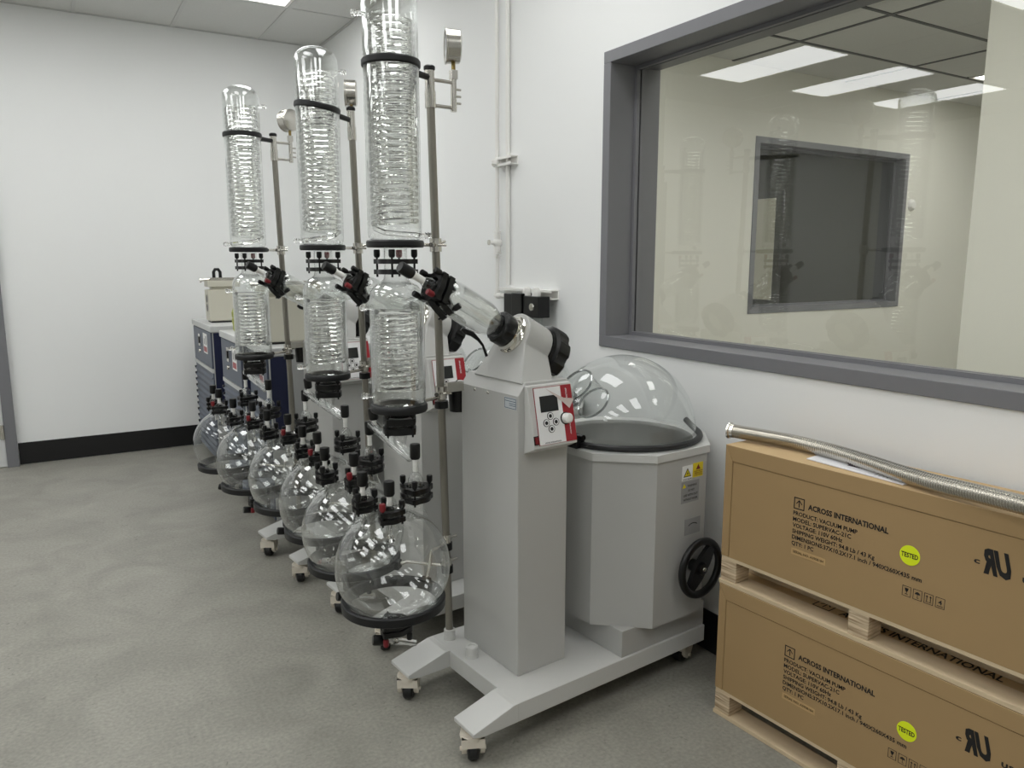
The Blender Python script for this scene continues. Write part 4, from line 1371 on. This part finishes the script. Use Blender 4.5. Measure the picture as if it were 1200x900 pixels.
def carton_unit(z0, which):
    who = ['lower', 'upper'][which]
    # pallet
    t = thing('pallet', ['plywood block pallet on the floor under the lower carton', 'plywood block pallet between the two stacked cartons'][which], 'pallet', (BF.x, BF.y, z0), bth, 'plywood pallets')
    for k, ys in enumerate((-0.055, -0.475, -0.935)):
        for xs in (0.004, 0.139):
            obj('block', lambda: MB().box(0, 0.062, 0, 0.056, 0.0, 0.066), 'plywood', t, key='pblock', bevel=0.0015, loc=(xs, ys, 0.0135))
    for xs in (0.0, 0.132):
        obj('bottom_board', lambda: MB().box(0, 0.072, -BL + 0.004, 0.004, 0.0, 0.013), 'pale_wood', t, key='pboard', bevel=0.0015, loc=(xs, 0, 0.0005))
    obj('deck_board', lambda: MB().box(0.002, BW - 0.004, -BL + 0.004, -0.002, 0.0, 0.010), 'pale_wood', t, key='pdeck', loc=(0, 0, 0.080))
    zb = z0 + 0.0905
    c = thing('carton', ['brown pump carton with black print and yellow sticker, at the bottom of the stack', 'brown pump carton with black print, the metal hose and papers lying on it'][which], 'carton', (BF.x, BF.y, zb), bth, 'pump cartons stacked by the wall')
    H = 0.435 - 0.0905 - 0.001
    FR = 0.027; TP = 0.046
    def body():
        m = MB(); m.box(0.0042, BW, -BL, 0, 0, H - 0.001); return m
    obj('body', body, 'cardboard', c, key='cbody', bevel=0.002)
    def rim():
        m = MB()
        m.prism([(0, H), (-FR, H - TP), (-FR, 0.0), (0, 0.0)], 0.0, 0.0043, 'x')
        m.prism([(-BL, H), (-BL + FR, H - TP), (-BL + FR, 0.0), (-BL, 0.0)], 0.0, 0.0043, 'x')
        m.prism([(-0.0006, H), (-BL + 0.0006, H), (-BL + FR, H - TP), (-FR, H - TP)], 0.0, 0.0043, 'x')
        return m
    obj('edge_wrap', rim, 'cardboard', c, key='crim', bevel=0.0012)
    def panel():
        m = MB(); m.box(0.0018, 0.0044, -BL + FR + 0.0015, -FR - 0.0015, 0.0, H - TP - 0.0018); return m
    obj('front_panel', panel, 'cardboard', c, key='cpanel')
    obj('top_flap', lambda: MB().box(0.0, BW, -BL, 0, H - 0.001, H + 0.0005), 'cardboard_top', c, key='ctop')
    # print on the front face.  text frame: x runs towards the viewer end (-y), y up
    def TF(s, z, x=0.0010):
        return frame_M((x, s, z), (0, -1, 0), (0, 0, 1))
    zz = lambda z: z - 0.0905
    text('ACROSS INTERNATIONAL', 'ink', c, TF(-0.284, zz(0.311)), width=0.224, height=0.0145, bold=0.032)
    L = [('PRODUCT: VACUUM PUMP', 0.188), ('MODEL: SUPERVAC-21C', 0.172), ('VOLTAGE: 110V 60Hz', 0.149), ('SHIPPING WEIGHT: 94.8 Lb / 43 Kg', 0.238), ('DIMENSIONS:37X10.2X17.1 inch / 940X260X435 mm', 0.357), ('QTY: 1 PC', 0.068)]
    for k, (s, w) in enumerate(L):
        text(s, 'ink', c, TF(-0.240, zz(0.2855 - 0.0172 * k)), width=w, height=0.0112, bold=0.022)
    lb = obj('serial_label', lambda: MB().box(0.0012, 0.0019, -0.345, -0.240, zz(0.172), zz(0.190)), 'cardboard_label', c, key='ser')
    text('SERIAL NO. A0908184', 'ink_faded', lb, TF(-0.246, zz(0.178), 0.0008), width=0.094, height=0.007)
    # upright-arrow mark
    def logo():
        m = MB()
        M_ = TF(-0.240, zz(0.303))
        w_, lw = 0.033, 0.0028
        for (a, b, cc, d_) in ((0, w_, 0, lw), (0, w_, w_ - lw, w_), (0, lw, lw, w_ - lw), (w_ - lw, w_, lw, w_ - lw)):
            m.add([M_ @ Vector(p) for p in ((a, cc, 0), (b, cc, 0), (b, d_, 0), (a, d_, 0))], [(0, 1, 2, 3)])
        m.add([M_ @ Vector(p) for p in ((w_ / 2 - .0014, .006, 0), (w_ / 2 + .0014, .006, 0), (w_ / 2 + .0014, .024, 0), (w_ / 2 - .0014, .024, 0))], [(0, 1, 2, 3)])
        for sg in (-1, 1):
            m.add([M_ @ Vector(p) for p in ((w_ / 2, .0275, 0), (w_ / 2 + sg * .0095, .0165, 0), (w_ / 2 + sg * .0080, .0145, 0), (w_ / 2, .0235, 0))], [(0, 1, 2, 3)])
        return m
    obj('arrow_mark', logo, 'ink', c, key='clogo')
    # TESTED sticker
    st = obj('tested_sticker', lambda: MB().lathe([(0, 0.0012), (0.0245, 0.0012), (0.0245, 0.0)], 36, axis_M((0.0018, -0.594, zz(0.262)), (-1, 0, 0))), 'tested_yellow', c, key='tst')
    if which == 1:
        st.location = (0, 0.030, 0.012)
    text('TESTED', 'ink', st, TF(-0.5735, zz(0.2565), 0.0002), width=0.041, height=0.0115, bold=0.028)
    # handling icons
    def icons():
        m = MB()
        def quad(M_, pts):
            m.add([M_ @ Vector((a, b, 0)) for a, b in pts], [tuple(range(len(pts)))])
        for k in range(4):
            M_ = TF(-0.553 - 0.0265 * k, zz(0.170))
            w_, h_, lw = 0.0215, 0.026, 0.0013
            quad(M_, [(0, 0), (w_, 0), (w_, lw), (0, lw)]); quad(M_, [(0, h_ - lw), (w_, h_ - lw), (w_, h_), (0, h_)])
            quad(M_, [(0, lw), (lw, lw), (lw, h_ - lw), (0, h_ - lw)]); quad(M_, [(w_ - lw, lw), (w_, lw), (w_, h_ - lw), (w_ - lw, h_ - lw)])
            if k == 0:      # glass
                quad(M_, [(.006, .021), (.0155, .021), (.014, .014), (.0115, .0115), (.010, .0115), (.0075, .014)]); quad(M_, [(.0100, .0115), (.0115, .0115), (.0115, .006), (.0100, .006)]); quad(M_, [(.007, .005), (.0145, .005), (.0145, .0065), (.007, .0065)])
            if k == 1:      # umbrella
                quad(M_, [(.004, .0135), (.0175, .0135), (.0155, .018), (.0107, .0205), (.006, .018)]); quad(M_, [(.0100, .0135), (.0114, .0135), (.0114, .006), (.0100, .006)]); quad(M_, [(.0100, .006), (.0100, .0045), (.014, .0045), (.014, .006)])
            if k == 2:      # two arrows
                for xx in (.0065, .0150):
                    quad(M_, [(xx - .0009, .006), (xx + .0009, .006), (xx + .0009, .018), (xx - .0009, .018)]); quad(M_, [(xx - .003, .017), (xx + .003, .017), (xx, .0215)])
                quad(M_, [(.004, .0042), (.0175, .0042), (.0175, .0055), (.004, .0055)])
            if k == 3:
                quad(M_, [(.004, .0045), (.0175, .0045), (.0175, .006), (.004, .006)])
        return m
    obj('handling_icons', icons, 'ink', c, key='icons')
    text('4', 'ink', c, TF(-0.553 - 0.0795 - 0.0065, zz(0.179)), width=0.0085, height=0.011)
    # component mark with c and us
    text('c', 'ink', c, TF(-0.706, zz(0.306)), width=0.013, height=0.013, bold=0.03)
    text('UR', 'ink', c, TF(-0.727, zz(0.292)), width=0.060, height=0.052, bold=0.055, mirror=True, shear=-0.25)
    text('us', 'ink', c, TF(-0.805, zz(0.294)), width=0.026, height=0.017, bold=0.02)
    # print on the top flap
    TT = lambda x_, s_: frame_M((x_, s_, H + 0.0009), (0, -1, 0), (1, 0, 0))
    text('ACROSS INTERNATIONAL', 'ink', c, TT(0.105, -0.33), width=0.42, height=0.030, bold=0.022)
    def tl():
        m = MB(); M_ = TT(0.10, -0.25); w_, lw = 0.055, 0.004
        for (a, b, cc, d_) in ((0, w_, 0, lw), (0, w_, w_ - lw, w_), (0, lw, lw, w_ - lw), (w_ - lw, w_, lw, w_ - lw)):
            m.add([M_ @ Vector(p) for p in ((a, cc, 0), (b, cc, 0), (b, d_, 0), (a, d_, 0))], [(0, 1, 2, 3)])
        m.add([M_ @ Vector(p) for p in ((w_ / 2 - .002, .01, 0), (w_ / 2 + .002, .01, 0), (w_ / 2 + .002, .04, 0), (w_ / 2 - .002, .04, 0))], [(0, 1, 2, 3)])
        for sg in (-1, 1):
            m.add([M_ @ Vector(p) for p in ((w_ / 2, .046, 0), (w_ / 2 + sg * .016, .027, 0), (w_ / 2 + sg * .0135, .024, 0), (w_ / 2, .040, 0))], [(0, 1, 2, 3)])
        return m
    obj('arrow_mark', tl, 'ink', c, key='toplogo')
    return c


carton_unit(0.0, 0)
carton_unit(0.435, 1)
ZT = 0.8703
# document pouch
t = thing('document_pouch', 'white printed papers in a clear pouch on the upper carton', 'papers', (0, 0, ZT))
m = MB(); m.prism([(1.736, 1.318), (1.80, 1.327), (1.813, 1.028), (1.729, 1.035)], 0.0005, 0.0028)
obj('sheets', m, 'paper', t)
m = MB(); m.prism([(1.768, 1.215), (1.798, 1.219), (1.800, 1.135), (1.772, 1.130)], 0.0028, 0.0034)
obj('photo_print', m, 'paper_dark', t)
m = MB()
for k in range(7):
    yy = 1.12 - 0.011 * k
    m.box(1.745, 1.79, yy, yy + 0.002, 0.0028, 0.0032)
obj('print', m, 'plate_grey', t)
# corrugated hose
t = thing('metal_hose', 'corrugated stainless steel hose lying along the upper carton', 'hose', (0, 0, ZT))
ctrl = [Vector(p) for p in ((1.742, 1.590, 0.026), (1.772, 1.50, 0.024), (1.795, 1.405, 0.0225), (1.794, 1.28, 0.0225), (1.776, 1.17, 0.0225), (1.752, 1.06, 0.0225), (1.735, 0.97, 0.024), (1.723, 0.88, 0.028), (1.714, 0.80, 0.031), (1.706, 0.72, 0.033), (1.70, 0.60, 0.034), (1.695, 0.48, 0.034))]


def catmull(P, n):
    out = []
    for i in range(len(P) - 1):
        p0 = P[max(i - 1, 0)]; p1 = P[i]; p2 = P[i + 1]; p3 = P[min(i + 2, len(P) - 1)]
        for k in range(n):
            u = k / n
            out.append(0.5 * ((2 * p1) + (-p0 + p2) * u + (2 * p0 - 5 * p1 + 4 * p2 - p3) * u * u + (-p0 + 3 * p1 - 3 * p2 + p3) * u ** 3))
    out.append(P[-1])
    return out


raw = catmull(ctrl, 60)
# resample evenly
acc = [0.0]
for a, b in zip(raw[:-1], raw[1:]): acc.append(acc[-1] + (b - a).length)
pitch = 0.0064; N = int(acc[-1] / pitch) * 4
path = []; j = 0
for k in range(N + 1):
    s = acc[-1] * k / N
    while j < len(acc) - 2 and acc[j + 1] < s: j += 1
    u = (s - acc[j]) / max(1e-9, acc[j + 1] - acc[j])
    path.append(raw[j].lerp(raw[j + 1], u))
rad = [0.0186 + 0.0026 * math.cos(2 * PI * k / 4.0) for k in range(N + 1)]
m = MB(); m.tube(path, rad, 18)
obj('bellows', m, 'steel', t)
d = (path[0] - path[6]).normalized()
m = MB(); M_ = axis_M(path[0] - d * 0.004, d)
m.lathe([(0.0, 0.0), (0.021, 0.0), (0.021, 0.010), (0.0255, 0.012), (0.0255, 0.017), (0.019, 0.017), (0.018, 0.004), (0, 0.004)], 28, M_)
obj('end_flange', m, 'chrome', t)
